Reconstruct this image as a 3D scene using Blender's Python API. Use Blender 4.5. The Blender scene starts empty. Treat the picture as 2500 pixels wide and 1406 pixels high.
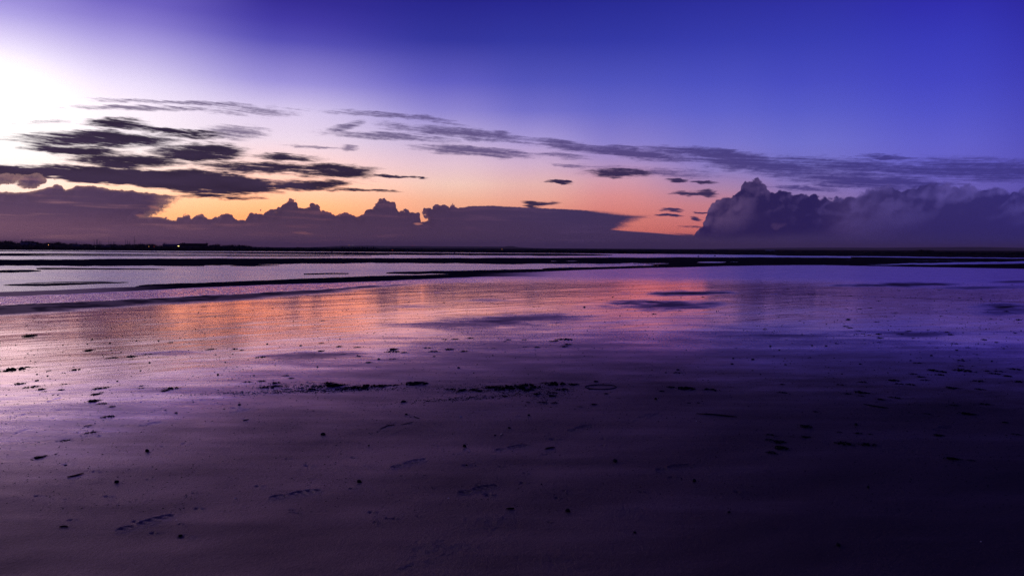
import bpy, bmesh, math, random
import numpy as np
from mathutils import Vector, Matrix

# ------------------------------------------------------------------ camera
EYE = 1.7                      # eye height above the sand under the tripod
F = 1667.0                     # 24 mm lens on a 2500 px wide frame
PITCH = math.atan(97.0 / F)
ROLL = 0.0045
scene = bpy.context.scene
col = scene.collection
cam_data = bpy.data.cameras.new("camera")
cam_data.lens = 24.0
cam_data.sensor_width = 36.0
cam_data.clip_start = 0.05
cam_data.clip_end = 60000.0
camera = bpy.data.objects.new("camera", cam_data)
col.objects.link(camera)
camera.matrix_world = (Matrix.Translation((0, 0, EYE)) @ Matrix.Rotation(math.radians(90) - PITCH, 4, 'X')
                       @ Matrix.Rotation(ROLL, 4, 'Z'))
scene.camera = camera
CAMROT = np.array(camera.matrix_world.to_3x3())

def view_dir(px, py):
    v = np.array([(px - 1250.0) / F, (703.0 - py) / F, -1.0])
    return CAMROT @ v

def ae(px, py):
    """azimuth and tangent of elevation of a direction"""
    d = view_dir(px, py)
    return math.atan2(d[0], d[1]), d[2] / math.hypot(d[0], d[1])

def lin(c):
    c = c / 255.0
    return c / 12.92 if c <= 0.04045 else ((c + 0.055) / 1.055) ** 2.4

def rgb(r, g, b, k=1.0):
    return (lin(r) * k, lin(g) * k, lin(b) * k, 1.0)

# ------------------------------------------------------------------ render settings
scene.view_settings.view_transform = 'Standard'
scene.view_settings.look = 'None'
scene.view_settings.exposure = 0.0
scene.view_settings.gamma = 1.0
scene.view_settings.use_curve_mapping = False
scene.render.engine = 'CYCLES'
scene.cycles.use_denoising = True
scene.cycles.denoising_prefilter = "NONE"
scene.cycles.max_bounces = 3
scene.cycles.diffuse_bounces = 1
scene.cycles.glossy_bounces = 2
scene.cycles.volume_bounces = 0
scene.cycles.sample_clamp_indirect = 4.0
scene.cycles.use_adaptive_sampling = True

# ------------------------------------------------------------------ node expression helper
class Net:
    def __init__(self, tree):
        self.t = tree
    def new(self, kind, **kw):
        n = self.t.nodes.new(kind)
        for k, v in kw.items():
            setattr(n, k, v)
        return n
    def put(self, sock, v):
        if isinstance(v, V):
            self.t.links.new(v.s, sock)
        elif hasattr(v, 'is_linked'):
            self.t.links.new(v, sock)
        else:
            sock.default_value = v
    def m(self, op, a, b=None, c=None, clamp=False):
        n = self.new('ShaderNodeMath', operation=op)
        n.use_clamp = clamp
        self.put(n.inputs[0], a)
        if b is not None: self.put(n.inputs[1], b)
        if c is not None: self.put(n.inputs[2], c)
        return V(self, n.outputs[0])
    def ss(self, lo, hi, x):
        n = self.new('ShaderNodeMapRange', interpolation_type='SMOOTHSTEP')
        self.put(n.inputs['Value'], x)
        self.put(n.inputs['From Min'], lo); self.put(n.inputs['From Max'], hi)
        return V(self, n.outputs['Result'])
    def lerp(self, lo, hi, a, b, x):
        n = self.new('ShaderNodeMapRange', interpolation_type='LINEAR')
        n.clamp = True
        self.put(n.inputs['Value'], x)
        n.inputs['From Min'].default_value = lo; n.inputs['From Max'].default_value = hi
        n.inputs['To Min'].default_value = a; n.inputs['To Max'].default_value = b
        return V(self, n.outputs['Result'])
    def vec(self, x, y, z=0.0):
        n = self.new('ShaderNodeCombineXYZ')
        self.put(n.inputs[0], x); self.put(n.inputs[1], y); self.put(n.inputs[2], z)
        return n.outputs[0]
    def noise(self, v, scale=1.0, detail=3.0, rough=0.55, dist=0.0, dim='3D'):
        n = self.new('ShaderNodeTexNoise', noise_dimensions=dim)
        self.t.links.new(v, n.inputs['Vector'])
        n.inputs['Scale'].default_value = scale; n.inputs['Detail'].default_value = detail
        n.inputs['Roughness'].default_value = rough; n.inputs['Distortion'].default_value = dist
        return V(self, n.outputs[0])
    def voro(self, v, scale=1.0, detail=0.0, smooth=0.3):
        n = self.new('ShaderNodeTexVoronoi', feature='SMOOTH_F1', voronoi_dimensions='2D')
        self.t.links.new(v, n.inputs['Vector'])
        n.inputs['Scale'].default_value = scale; n.inputs['Detail'].default_value = detail
        n.inputs['Roughness'].default_value = 0.5
        n.inputs['Smoothness'].default_value = smooth
        return V(self, n.outputs['Distance'])
    def mix(self, f, a, b):
        n = self.new('ShaderNodeMix', data_type='RGBA')
        self.put(n.inputs[0], f)
        for i, v in ((6, a), (7, b)):
            if isinstance(v, tuple): n.inputs[i].default_value = v
            else: self.t.links.new(v, n.inputs[i])
        return n.outputs[2]

class V:
    def __init__(self, net, s): self.n, self.s = net, s
    def __add__(self, o): return self.n.m('ADD', self, o)
    __radd__ = __add__
    def __sub__(self, o): return self.n.m('SUBTRACT', self, o)
    def __rsub__(self, o): return self.n.m('SUBTRACT', o, self)
    def __mul__(self, o): return self.n.m('MULTIPLY', self, o)
    __rmul__ = __mul__
    def __truediv__(self, o): return self.n.m('DIVIDE', self, o)
    def max(self, o): return self.n.m('MAXIMUM', self, o)
    def min(self, o): return self.n.m('MINIMUM', self, o)

# ------------------------------------------------------------------ world: dusk sky with its clouds
world = bpy.data.worlds.new("World")
scene.world = world
world.use_nodes = True
wt = world.node_tree
wt.nodes.clear()
W = Net(wt)
sep = W.new('ShaderNodeSeparateXYZ')
wt.links.new(W.new('ShaderNodeTexCoord').outputs['Generated'], sep.inputs[0])
dx, dy, dz = (V(W, sep.outputs[i]) for i in range(3))
az = W.m('ARCTAN2', dx, dy)
el = dz / W.m('SQRT', dx * dx + dy * dy)
elp = el.max(0.0).min(20.0)
tt = elp / (elp + 0.4)

def sky_ramp(stops):
    """stops: (tan elevation, sRGB colour, gain) -> colour socket"""
    n = W.new('ShaderNodeValToRGB')
    n.color_ramp.interpolation = 'LINEAR'
    els = n.color_ramp.elements
    st = sorted((max(e, 0.0) / (max(e, 0.0) + 0.4), c) for e, c in stops)
    while len(els) < len(st):
        els.new(0.5)
    for q, (p, c) in zip(els, st):
        q.position = p
    for q, (p, c) in zip(els, st):
        q.color = rgb(*c)
    wt.links.new(tt.s, n.inputs[0])
    return n.outputs[0]

def col_at(px, rows, up):
    out = []
    for py, c in rows:
        a, e = ae(px, py)
        out.append((e, c))
    out += up
    return ae(px, 600)[0], out

UPL = [(0.55, (92, 78, 182)), (0.9, (48, 44, 140)), (2.0, (26, 26, 100))]
UPC = [(0.55, (34, 32, 132)), (0.9, (26, 26, 108)), (2.0, (22, 22, 84))]
UPR = [(0.55, (34, 28, 130)), (0.9, (26, 22, 100)), (2.0, (20, 20, 78))]
columns = [
    (-3.1416, [(0.0, (46, 38, 84)), (0.3, (40, 36, 96)), (0.9, (28, 26, 88)), (2.0, (22, 22, 78))]),
    (-1.9, [(0.0, (60, 48, 90)), (0.3, (52, 46, 110)), (0.9, (32, 30, 100)), (2.0, (24, 24, 84))]),
    (-1.25, [(0.0, (190, 140, 130)), (0.12, (200, 160, 180)), (0.3, (130, 116, 190)), (0.55, (70, 62, 160)), (0.9, (40, 38, 126)), (2.0, (26, 26, 94))]),
    (-0.92, [(0.0, (250, 205, 150)), (0.08, (255, 240, 205)), (0.22, (255, 248, 252)), (0.34, (190, 175, 232)), (0.55, (104, 90, 190)), (0.9, (48, 44, 140)), (2.0, (26, 26, 100))]),
    col_at(0, [(600, (250, 205, 150)), (520, (300, 232, 184)), (450, (290, 250, 236)), (380, (255, 250, 250)), (200, (255, 252, 255)), (140, (240, 232, 252)), (80, (205, 193, 240)), (30, (170, 158, 228)), (0, (155, 142, 220))], UPL),
    col_at(300, [(600, (310, 190, 110)), (520, (310, 214, 150)), (480, (310, 230, 178)), (430, (290, 244, 224)), (350, (255, 243, 248)), (260, (250, 236, 252)), (200, (228, 216, 248)), (100, (170, 157, 226)), (50, (138, 124, 210)), (0, (112, 98, 196))], UPL),
    col_at(700, [(600, (310, 165, 92)), (530, (316, 192, 122)), (500, (312, 208, 148)), (450, (300, 224, 192)), (400, (270, 224, 216)), (340, (244, 222, 240)), (270, (222, 206, 242)), (200, (158, 146, 221)), (100, (86, 78, 182)), (50, (66, 56, 166)), (0, (52, 42, 150))],
           [(0.55, (40, 34, 136)), (0.9, (28, 28, 110)), (2.0, (22, 22, 84))]),
    col_at(1100, [(600, (250, 142, 104)), (530, (254, 172, 136)), (490, (254, 186, 156)), (450, (250, 206, 192)), (400, (232, 198, 214)), (340, (196, 178, 222)), (270, (144, 134, 212)), (200, (98, 94, 196)), (100, (50, 52, 158)), (0, (36, 34, 140))], UPC),
    col_at(1300, [(600, (226, 118, 98)), (540, (240, 140, 112)), (490, (243, 170, 152)), (450, (236, 184, 180)), (400, (212, 178, 208)), (340, (172, 156, 218)), (270, (116, 112, 204)), (200, (82, 84, 188)), (100, (50, 54, 162)), (0, (36, 36, 144))], UPC),
    col_at(1500, [(600, (205, 102, 100)), (560, (222, 122, 112)), (520, (226, 132, 124)), (480, (226, 146, 148)), (440, (214, 158, 178)), (400, (176, 146, 198)), (350, (142, 130, 208)), (270, (102, 102, 202)), (200, (78, 82, 190)), (100, (50, 55, 166)), (0, (37, 40, 148))], UPC),
    col_at(1750, [(600, (200, 100, 102)), (560, (216, 114, 112)), (500, (204, 130, 144)), (460, (176, 134, 174)), (420, (146, 128, 194)), (350, (122, 118, 208)), (270, (94, 97, 204)), (200, (75, 80, 194)), (100, (54, 59, 174)), (0, (42, 44, 156))], UPC),
    col_at(1950, [(600, (140, 96, 130)), (500, (146, 116, 168)), (450, (138, 120, 190)), (400, (122, 116, 202)), (350, (112, 112, 208)), (270, (88, 92, 202)), (200, (72, 76, 194)), (100, (55, 60, 178)), (0, (45, 46, 162))], UPC),
    col_at(2300, [(600, (90, 76, 146)), (500, (104, 90, 172)), (450, (112, 100, 192)), (400, (106, 100, 204)), (350, (98, 96, 206)), (270, (80, 82, 202)), (200, (68, 70, 196)), (100, (56, 58, 186)), (0, (46, 43, 172))], UPR),
    col_at(2600, [(600, (78, 66, 140)), (500, (86, 74, 162)), (400, (88, 82, 186)), (300, (74, 72, 188)), (200, (62, 60, 182)), (100, (50, 48, 172)), (0, (42, 36, 156))], UPR),
    (1.1, [(0.0, (54, 46, 108)), (0.3, (46, 42, 134)), (0.9, (26, 24, 94)), (2.0, (20, 20, 78))]),
    (1.9, [(0.0, (46, 38, 88)), (0.3, (40, 36, 104)), (0.9, (26, 24, 88)), (2.0, (20, 20, 76))]),
    (3.1416, [(0.0, (46, 38, 84)), (0.3, (40, 36, 96)), (0.9, (28, 26, 88)), (2.0, (22, 22, 78))]),
]
clear = sky_ramp(columns[0][1])
for k in range(1, len(columns)):
    clear = W.mix(W.ss(columns[k - 1][0], columns[k][0], az), clear, sky_ramp(columns[k][1]))
# the afterglow, brighter than the film can hold
ga, ge = ae(-120, 235)
g = W.m('EXPONENT', ((az - ga) * (az - ga) / 0.030 + (el - ge) * (el - ge) / 0.006) * -1.0)
glow_n = W.new('ShaderNodeMix', data_type='RGBA', blend_type='ADD')
glow_n.inputs[0].default_value = 1.0
wt.links.new(clear, glow_n.inputs[6])
wt.links.new(W.mix(g, (0, 0, 0, 1), (0.36, 0.30, 0.27, 1)), glow_n.inputs[7])
clear = glow_n.outputs[2]

# shared noise fields in sky angles
P0 = W.vec(az, el)
warp1 = W.noise(W.vec(az * 9.0, el * 40.0, 1.7), 1.0, 3.0, 0.55)
warp2 = W.noise(W.vec(az * 30.0, el * 120.0, 5.2), 1.0, 3.0, 0.6)
aw = az + (warp1 - 0.5) * 0.05 + (warp2 - 0.5) * 0.02
ew = el + (warp2 - 0.5) * 0.011 + (warp1 - 0.5) * 0.006

def lens(spec, A, E):
    """spec: x0,y0,x1,y1,half thickness,bow,(weight) in photo pixels -> ellipse-like field, 1 in the middle, 0 at the rim"""
    x0, y0, x1, y1, th, bow = spec[:6]
    wgt = spec[6] if len(spec) > 6 else 1.0
    a0, e0 = ae(x0, y0); a1, e1 = ae(x1, y1)
    xm = (x0 + x1) / 2; ym = (y0 + y1) / 2 + bow
    am, em = ae(xm, ym)
    bw = em - (e0 + e1) / 2
    t = W.m('MULTIPLY_ADD', A, 1.0 / (a1 - a0), -a0 / (a1 - a0))
    q = t * (1.0 - t) * 4.0
    c = W.m('MULTIPLY_ADD', t, e1 - e0, e0)
    c = W.m('MULTIPLY_ADD', q.max(-1.0), bw, c)
    d = (E - c) * (F / th)
    s = q - d * d
    return s * wgt if wgt != 1.0 else s

def union(specs, A, E):
    s = None
    for p in specs:
        l = lens(p, A, E)
        s = l if s is None else s.max(l)
    return s.max(-6.0)

# --- thin high streaks
cirrus = [
    (190, 241, 660, 262, 6, -2, .8), (130, 262, 560, 268, 7, -2, .85), (440, 263, 760, 275, 14, 2, .5),
    (10, 300, 190, 298, 5, 0, .45), (780, 273, 1160, 306, 8, -8, .8), (770, 326, 880, 298, 13, 2, .8),
    (750, 322, 1120, 350, 10, -3, .75), (900, 300, 1040, 322, 16, 0, .55), (960, 312, 1330, 352, 18, -6, .9), (980, 356, 1330, 384, 13, 0, 1.1),
    (1240, 340, 1600, 390, 15, -4, .95), (1330, 357, 1760, 400, 16, -4, 1.1), (1540, 358, 1960, 402, 17, -3, 1.1),
    (1600, 378, 2180, 440, 22, -4, 1.05), (1820, 384, 2560, 432, 19, 0, .95), (1880, 422, 2380, 456, 22, 0, 1.1),
    (2090, 379, 2270, 386, 7, 0, 1.0), (2160, 405, 2700, 425, 30, 0, .95), (1340, 400, 1440, 412, 6, 0, .6), (1420, 408, 1800, 432, 12, 0, .5),
    (680, 355, 840, 364, 4, 0, .8), (822, 360, 884, 362, 9, 0, .75), (1870, 454, 2080, 466, 7, 0, .9),
    (480, 318, 660, 328, 18, 0, .8), (430, 440, 900, 446, 8, 0, .3), (1290, 375, 1440, 386, 9, 0, .6),
]
Sc = union(cirrus, aw, ew)
n_str = W.noise(W.vec(az * 15.0 + el * 30.0, el * 330.0 + az * 26.0, 3.1), 1.0, 5.0, 0.62, 0.6)
n_fib = W.noise(W.vec(az * 120.0 - el * 200.0, el * 420.0 + az * 40.0, 8.4), 1.0, 3.0, 0.6, 0.4)
Dc = W.ss(-0.15, 1.05, Sc + (n_str - 0.5) * 2.0 + (n_fib - 0.5) * 0.9 - 0.02) * W.ss(-0.9, 0.2, Sc) * 0.86

# --- dense dark streaks
dense = [
    (30, 338, 445, 346, 18, -2, 1.15), (150, 328, 330, 330, 12, 0, 1.15), (50, 360, 330, 374, 11, 2, 1.15), (150, 386, 470, 390, 17, 4, 1.15), (360, 378, 610, 370, 24, 0, 1.15), (470, 366, 600, 374, 10, 0),
    (200, 298, 370, 312, 13, -3), (310, 312, 540, 326, 7, 2), (380, 330, 560, 332, 8, 0, .7),
    (-500, 402, 300, 424, 13, 1, 2.2), (20, 411, 705, 466, 20, -2, 2.2), (320, 436, 700, 460, 26, -4, 2.2), (420, 476, 640, 485, 6, 0), (440, 466, 610, 472, 7, 0),
    (470, 400, 790, 418, 14, 0), (700, 417, 930, 423, 19, 0, 1.15), (740, 404, 850, 420, 10, 0), (880, 427, 1030, 434, 4, 0), (660, 452, 830, 449, 14, 2, 1.15),
    (620, 380, 790, 390, 11, 0, .9), (790, 463, 960, 470, 5, 0), (1420, 422, 1590, 424, 12, 0, 1.15),
    (1640, 472, 1712, 473, 7, 0), (1690, 472, 1752, 475, 8, 0), (1618, 439, 1675, 442, 6, 0), (1680, 443, 1750, 446, 4, 0), (1275, 493, 1360, 497, 6, 0), (1590, 526, 1665, 528, 5, 0),
    (1620, 510, 1680, 514, 4, 0), (1700, 516, 1738, 521, 5, 0), (1676, 536, 1708, 535, 7, 0), (1340, 440, 1396, 449, 4, 0), (1012, 433, 1034, 434, 2.5, 0), (1280, 503, 1330, 504, 3, 0),
    (1640, 556, 1760, 556, 3, 0, .6), (1480, 426, 1560, 418, 8, 0),
]
Sd = union(dense, aw, ew)
n_d = W.noise(W.vec(az * 24.0 + el * 30.0, el * 240.0 + az * 6.0, 12.3), 1.0, 6.0, 0.64, 0.5)
n_d2 = W.noise(W.vec(az * 140.0, el * 600.0, 15.3), 1.0, 3.0, 0.65, 0.3)
Dd = W.ss(-0.35, 0.85, Sd + (n_d - 0.5) * 3.0 + (n_d2 - 0.5) * 0.7)

# --- cumulus banks: outlines as height curves over azimuth
def outline(pts, A):
    """pts: (px, row) left to right -> elevation of the outline at azimuth A"""
    q = [ae(x, y) for x, y in pts]
    a0, a1 = q[0][0], q[-1][0]
    lo, hi = min(e for _, e in q), max(e for _, e in q)
    n = W.new('ShaderNodeFloatCurve')
    cv = n.mapping.curves[0]
    while len(cv.points) < len(q):
        cv.points.new(0.5, 0.5)
    for p, (a, e) in zip(cv.points, q):
        p.location = ((a - a0) / (a1 - a0), (e - lo) / (hi - lo)); p.handle_type = 'VECTOR'
    n.mapping.update()
    t = W.m('MULTIPLY_ADD', A, 1.0 / (a1 - a0), -a0 / (a1 - a0), clamp=True)
    W.put(n.inputs['Value'], t)
    return W.m('MULTIPLY_ADD', V(W, n.outputs[0]), hi - lo, lo)

wob = W.noise(W.vec(az * 60.0, el * 60.0, 2.2), 1.0, 2.0, 0.5)
wob2 = W.noise(W.vec(az * 60.0, el * 60.0, 22.2), 1.0, 2.0, 0.5)
PB = W.vec(az + (wob - 0.5) * 0.012, el + (wob2 - 0.5) * 0.012)
v1 = W.voro(PB, 75.0, 1.0, 0.25)          # puffs of about 20 px
v2 = W.noise(PB, 240.0, 2.0, 0.6)
puff = (0.42 - v1) * 0.0105 + (v2 - 0.5) * 0.006
PS = W.vec(az + (wob - 0.5) * 0.012 + 0.003, el + (wob2 - 0.5) * 0.012 - 0.004)
v1s = W.voro(PS, 75.0, 0.0, 0.25)
v0 = W.voro(PB, 32.0, 1.0, 0.35)
v0s = W.voro(PS, 32.0, 1.0, 0.35)

leftpts = [(385, 529), (415, 531), (428, 526), (434, 521), (446, 520), (458, 523), (464, 529), (480, 526), (490, 519), (500, 519), (510, 526), (535, 527), (546, 521), (557, 518), (568, 522), (576, 530), (600, 533),
           (604, 519), (612, 515), (624, 519), (640, 512), (668, 510), (686, 505), (690, 492), (698, 487), (709, 485), (722, 488), (729, 496), (741, 500), (752, 496), (768, 497), (780, 503), (790, 509), (802, 519), (830, 520), (860, 518), (888, 523), (893, 508), (902, 500), (912, 496), (920, 489),
           (938, 486), (958, 487), (965, 491), (967, 503), (974, 511), (992, 511), (1006, 518), (1018, 516), (1025, 521), (1028, 533), (1034, 640)]
leftpts2 = [(1000, 640), (1028, 533), (1120, 530), (1300, 540), (1440, 554), (1460, 546), (1475, 548), (1490, 560), (1600, 566), (1690, 572), (1720, 590), (1760, 640)]
plateau = [(-900, 480), (-100, 470), (60, 466), (100, 462), (126, 454), (138, 449), (150, 452), (157, 461), (176, 458), (191, 451), (225, 452), (250, 457), (270, 462), (330, 466), (390, 472), (440, 477), (600, 488)]
mid_anvil = [(1020, 520), (1030, 518), (1036, 507), (1052, 501), (1075, 497), (1105, 499), (1126, 506), (1150, 503), (1200, 502), (1300, 507), (1400, 511), (1480, 517), (1540, 524), (1600, 529)]
def diag(x0, y0, x1, y1, A, E, k=150.0):
    """positive to the left of a slanting line through two photo points"""
    a0, e0 = ae(x0, y0); a1, e1 = ae(x1, y1)
    s = (a1 - a0) / (e1 - e0)
    return (W.m('MULTIPLY_ADD', E, s, a0 - s * e0) - A) * k
fine = W.noise(PB, 240.0, 4.0, 0.62)
oL = outline(leftpts, az + (wob - 0.5) * 0.003).max(outline(leftpts2, az))
SL0 = (oL - el) * 220.0 + puff * 200.0 * W.ss(ae(1480, 560)[0], ae(1440, 560)[0], az) * W.ss(ae(380, 500)[0], ae(430, 500)[0], az)
SP = ((outline(plateau, az + (wob - 0.5) * 0.004) - el) * 220.0 + puff * 60.0).min(diag(446, 477, 372, 530, az + (fine - 0.5) * 0.030 + (warp2 - 0.5) * 0.02, el, 40.0) + 0.1)
sm = W.ss(ae(1090, 500)[0], ae(1150, 500)[0], az)
SM = ((outline(mid_anvil, az + (wob - 0.5) * 0.004) - el) * 220.0 + puff * 200.0 * (1.0 - sm) + (fine - 0.5) * 0.5).min(
    diag(1580, 526, 1515, 560, az + (fine - 0.5) * 0.016 + (warp2 - 0.5) * 0.02, el, 50.0)).min((az - ae(1031, 500)[0]) * 150.0 + puff * 160.0)
anv = union([(-700, 432, 112, 436, 14, 0, 1.3), (40, 446, 112, 436, 15, 3, 1.1), (-500, 448, 16, 444, 15, 0, 1.1)],
            az + (wob - 0.5) * 0.012 + (warp2 - 0.5) * 0.01, el + (wob2 - 0.5) * 0.008)
anv = anv + (fine - 0.5) * 1.4
tipM = 1.0 - W.ss(ae(1330, 500)[0], ae(1520, 500)[0], az) * 0.8
tipP = 1.0 - W.ss(ae(330, 500)[0], ae(430, 500)[0], az) * 0.72
SL0 = SL0 + (n_str - 0.5) * 2.4 * W.ss(ae(1460, 500)[0], ae(1530, 500)[0], az) * W.ss(ae(1500, 585)[1], ae(1500, 572)[1], el)
SL = (SL0 * (1.0 - W.ss(ae(1460, 500)[0], ae(1530, 500)[0], az) * 0.6)).max((SP + (n_str - 0.5) * 1.2 * (1.0 - tipP)) * tipP).max((SM + (n_str - 0.5) * 1.5 * (1.0 - tipM)) * tipM).max(anv * 0.8)
DL = W.ss(-0.1, 0.22, SL)

rightpts = [(1640, 592), (1685, 583), (1700, 560), (1716, 545), (1724, 530), (1728, 508), (1735, 495), (1748, 488), (1765, 478), (1790, 470), (1806, 463), (1811, 448), (1818, 441), (1830, 438), (1836, 433), (1850, 433), (1858, 438), (1864, 441), (1872, 452),
            (1880, 462), (1900, 459), (1925, 460), (1942, 468), (1975, 472), (1992, 469), (2000, 478), (2030, 481), (2055, 476), (2090, 470), (2118, 458), (2150, 444), (2180, 452), (2200, 460), (2235, 446), (2270, 440),
            (2300, 446), (2335, 444), (2380, 452), (2450, 455), (2530, 458)]
oR = outline(rightpts, az + (wob - 0.5) * 0.005) * W.ss(1.25, 0.72, az)
soft = W.ss(ae(1980, 500)[0], ae(2080, 500)[0], az)
SR = (oR - el) * 220.0 + puff * 150.0 + (0.4 - v0) * 0.9
DR = W.ss(-0.15, 0.50 + soft * 0.35, SR) * (1.0 - soft * 0.10)

# --- colours of the clouds (each as a ramp over azimuth)
def hramp(stops):
    n = W.new('ShaderNodeValToRGB')
    a0, a1 = -1.4, 1.4
    els = n.color_ramp.elements
    while len(els) < len(stops): els.new(0.5)
    for q, (x, c) in zip(els, stops):
        q.position = ((ae(x, 560)[0]) - a0) / (a1 - a0)
    for q, (x, c) in zip(els, stops): q.color = rgb(*c)
    W.put(n.inputs[0], W.m('MULTIPLY_ADD', az, 1 / (a1 - a0), -a0 / (a1 - a0), clamp=True))
    return n.outputs[0]

bank_hi = hramp([(-1500, (64, 50, 84)), (0, (88, 66, 98)), (300, (76, 56, 90)), (700, (74, 53, 82)), (1050, (70, 50, 84)), (1400, (62, 48, 90)), (1700, (64, 50, 92)), (2500, (52, 46, 116)), (4500, (38, 32, 82))])
bank_lo = hramp([(-1500, (88, 62, 88)), (0, (124, 88, 110)), (300, (110, 78, 103)), (700, (88, 62, 88)), (1050, (76, 55, 85)), (1400, (68, 51, 88)), (1700, (66, 50, 90)), (2500, (50, 43, 112)), (4500, (38, 32, 82))])
_, e_lo = ae(1250, 585); _, e_hi = ae(1250, 525)
n_b = W.noise(W.vec(az * 10.0, el * 120.0, 7.7), 1.0, 4.0, 0.55)
bankc = W.mix(W.ss(e_lo, e_hi, el + (n_b - 0.5) * 0.022), bank_lo, bank_hi)
# soft light streaks and puff relief inside the bank
bankc2 = W.mix(W.ss(0.50, 0.72, n_b) * 0.5, bankc, hramp([(-1500, (120, 80, 100)), (0, (176, 124, 132)), (700, (122, 78, 96)), (1400, (84, 62, 102)), (2500, (70, 60, 134)), (4500, (50, 42, 92))]))
relief = W.ss(-0.10, 0.16, (v1 - v1s)) * (1.0 - sm)
bankc3 = W.mix(relief * 0.3 * W.ss(4.5, 0.5, SL) , bankc2, W.mix(0.5, bankc2, (lin(30), lin(20), lin(52), 1)))
rim = W.ss(0.9, 0.0, SL) * (1.0 - sm) * 0.25 + 0.0
bankc3 = W.mix(rim, bankc3, hramp([(-1500, (160, 110, 110)), (0, (230, 180, 150)), (700, (160, 104, 92)), (1050, (126, 82, 94)), (1400, (80, 60, 100)), (4500, (50, 42, 92))]))
slit = union([(1000, 546, 1042, 545, 4, 0), (700, 567, 770, 572, 6, 0, .4), (325, 523, 365, 526, 4, 0, .5), (340, 508, 380, 512, 8, 0, .6)], aw, ew)
bankc3 = W.mix(W.ss(0.0, 1.0, slit) * 0.6, bankc3, (lin(205), lin(128), lin(116), 1))

# the big cumulonimbus
big = W.noise(W.vec(az * 9.0, el * 13.0, 31.0), 1.0, 4.0, 0.55, 0.3)
med = W.noise(PB, 22.0, 5.0, 0.6, 0.5)
meds = W.noise(PS, 22.0, 5.0, 0.6, 0.5)
emb = (v0s - v0) * 1.6 + (v1s - v1) * 0.35 + (meds - med) * 1.6
blobs = union([(1700, 520, 1830, 500, 50, -5), (1800, 452, 1900, 450, 22, 0), (2090, 480, 2200, 470, 36, 0, 1.1), (2200, 470, 2420, 462, 30, 0, 1.25),
               (2040, 540, 2260, 500, 46, 6, .6), (2440, 480, 2800, 470, 40, 0, .6)], aw, ew)
light = W.ss(-1.2, 1.6, blobs + (big - 0.5) * 2.6) * 0.66 + emb * 1.15 * W.ss(12.0, 0.0, SR) + W.ss(2.6, 0.0, SR) * 0.12
towc = W.mix(light.max(0.0).min(1.0), hramp([(1600, (44, 32, 82)), (1800, (38, 28, 82)), (2000, (36, 28, 88)), (2500, (38, 32, 104)), (4500, (30, 26, 76))]),
             hramp([(1600, (98, 72, 112)), (1780, (92, 70, 116)), (2000, (80, 66, 130)), (2500, (84, 74, 154)), (4500, (56, 48, 114))]))
peep = union([(1878, 552, 1920, 551, 7, 0)], az + (wob - 0.5) * 0.02, el + (wob2 - 0.5) * 0.014)
towc = W.mix(W.ss(0.0, 1.0, peep) * 0.4, towc, (lin(84), lin(60), lin(106), 1))
# haze under the cloud base
_, b0 = ae(2000, 578)
base_f = W.ss(b0 + 0.008, b0 - 0.010, el + (big - 0.5) * 0.016 + W.ss(ae(1690, 580)[0], ae(1900, 580)[0], az) * -0.003)

# --- compose, far to near
cir_col = hramp([(-1500, (66, 52, 86)), (0, (92, 70, 114)), (700, (80, 64, 110)), (1300, (66, 50, 112)), (1700, (58, 46, 112)), (2100, (50, 42, 118)), (2500, (54, 48, 126)), (4500, (40, 34, 84))])
skyc = W.mix(Dc, clear, cir_col)
n_dd = W.ss(0.35, 0.75, warp1)
den_col = W.mix(n_dd * 0.5, (lin(40), lin(27), lin(56), 1), (lin(70), lin(53), lin(88), 1))
den_col = W.mix(W.ss(ae(1200, 500)[0], ae(1600, 500)[0], az) * 0.5, den_col, (lin(66), lin(50), lin(104), 1))
skyc = W.mix(Dd, skyc, den_col)
skyc = W.mix(DR, skyc, towc)
skyc = W.mix(DL, skyc, bankc3)
skyc = W.mix(base_f * W.ss(ae(1620, 580)[0], ae(1720, 580)[0], az) * (1.0 - W.ss(ae(1900, 580)[0], ae(2200, 580)[0], az) * 0.45), skyc, bank_lo)

nish = W.new('ShaderNodeTexSky', sky_type='NISHITA')
nish.sun_disc = False
SUN_AZ = -0.78
nish.sun_elevation = math.radians(-1.5)
nish.sun_rotation = SUN_AZ
bg1 = W.new('ShaderNodeBackground'); bg1.inputs['Strength'].default_value = 0.012
wt.links.new(nish.outputs[0], bg1.inputs[0])
bg2 = W.new('ShaderNodeBackground'); bg2.inputs['Strength'].default_value = 1.0
wt.links.new(skyc, bg2.inputs[0])
addn = W.new('ShaderNodeAddShader')
wt.links.new(bg1.outputs[0], addn.inputs[0]); wt.links.new(bg2.outputs[0], addn.inputs[1])
wo = W.new('ShaderNodeOutputWorld')
wt.links.new(addn.outputs[0], wo.inputs['Surface'])
world.cycles.sampling_method = 'MANUAL'
world.cycles.sample_map_resolution = 1024

# ------------------------------------------------------------------ helpers for objects
def mat_new(name):
    m = bpy.data.materials.new(name)
    m.use_nodes = True
    m.node_tree.nodes.clear()
    return m, Net(m.node_tree)

def principled(N, base, rough, ior=1.45, spec=0.5, normal=None, emit=None, estr=0.0, tint=None):
    p = N.new('ShaderNodeBsdfPrincipled')
    N.put(p.inputs['Base Color'], base); N.put(p.inputs['Roughness'], rough)
    if tint: p.inputs['Specular Tint'].default_value = tint + (1,)
    N.put(p.inputs['IOR'], ior); N.put(p.inputs['Specular IOR Level'], spec)
    if normal is not None: N.put(p.inputs['Normal'], normal)
    if emit is not None:
        p.inputs['Emission Color'].default_value = emit; p.inputs['Emission Strength'].default_value = estr
    o = N.new('ShaderNodeOutputMaterial')
    N.t.links.new(p.outputs[0], o.inputs['Surface'])
    return p

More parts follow.
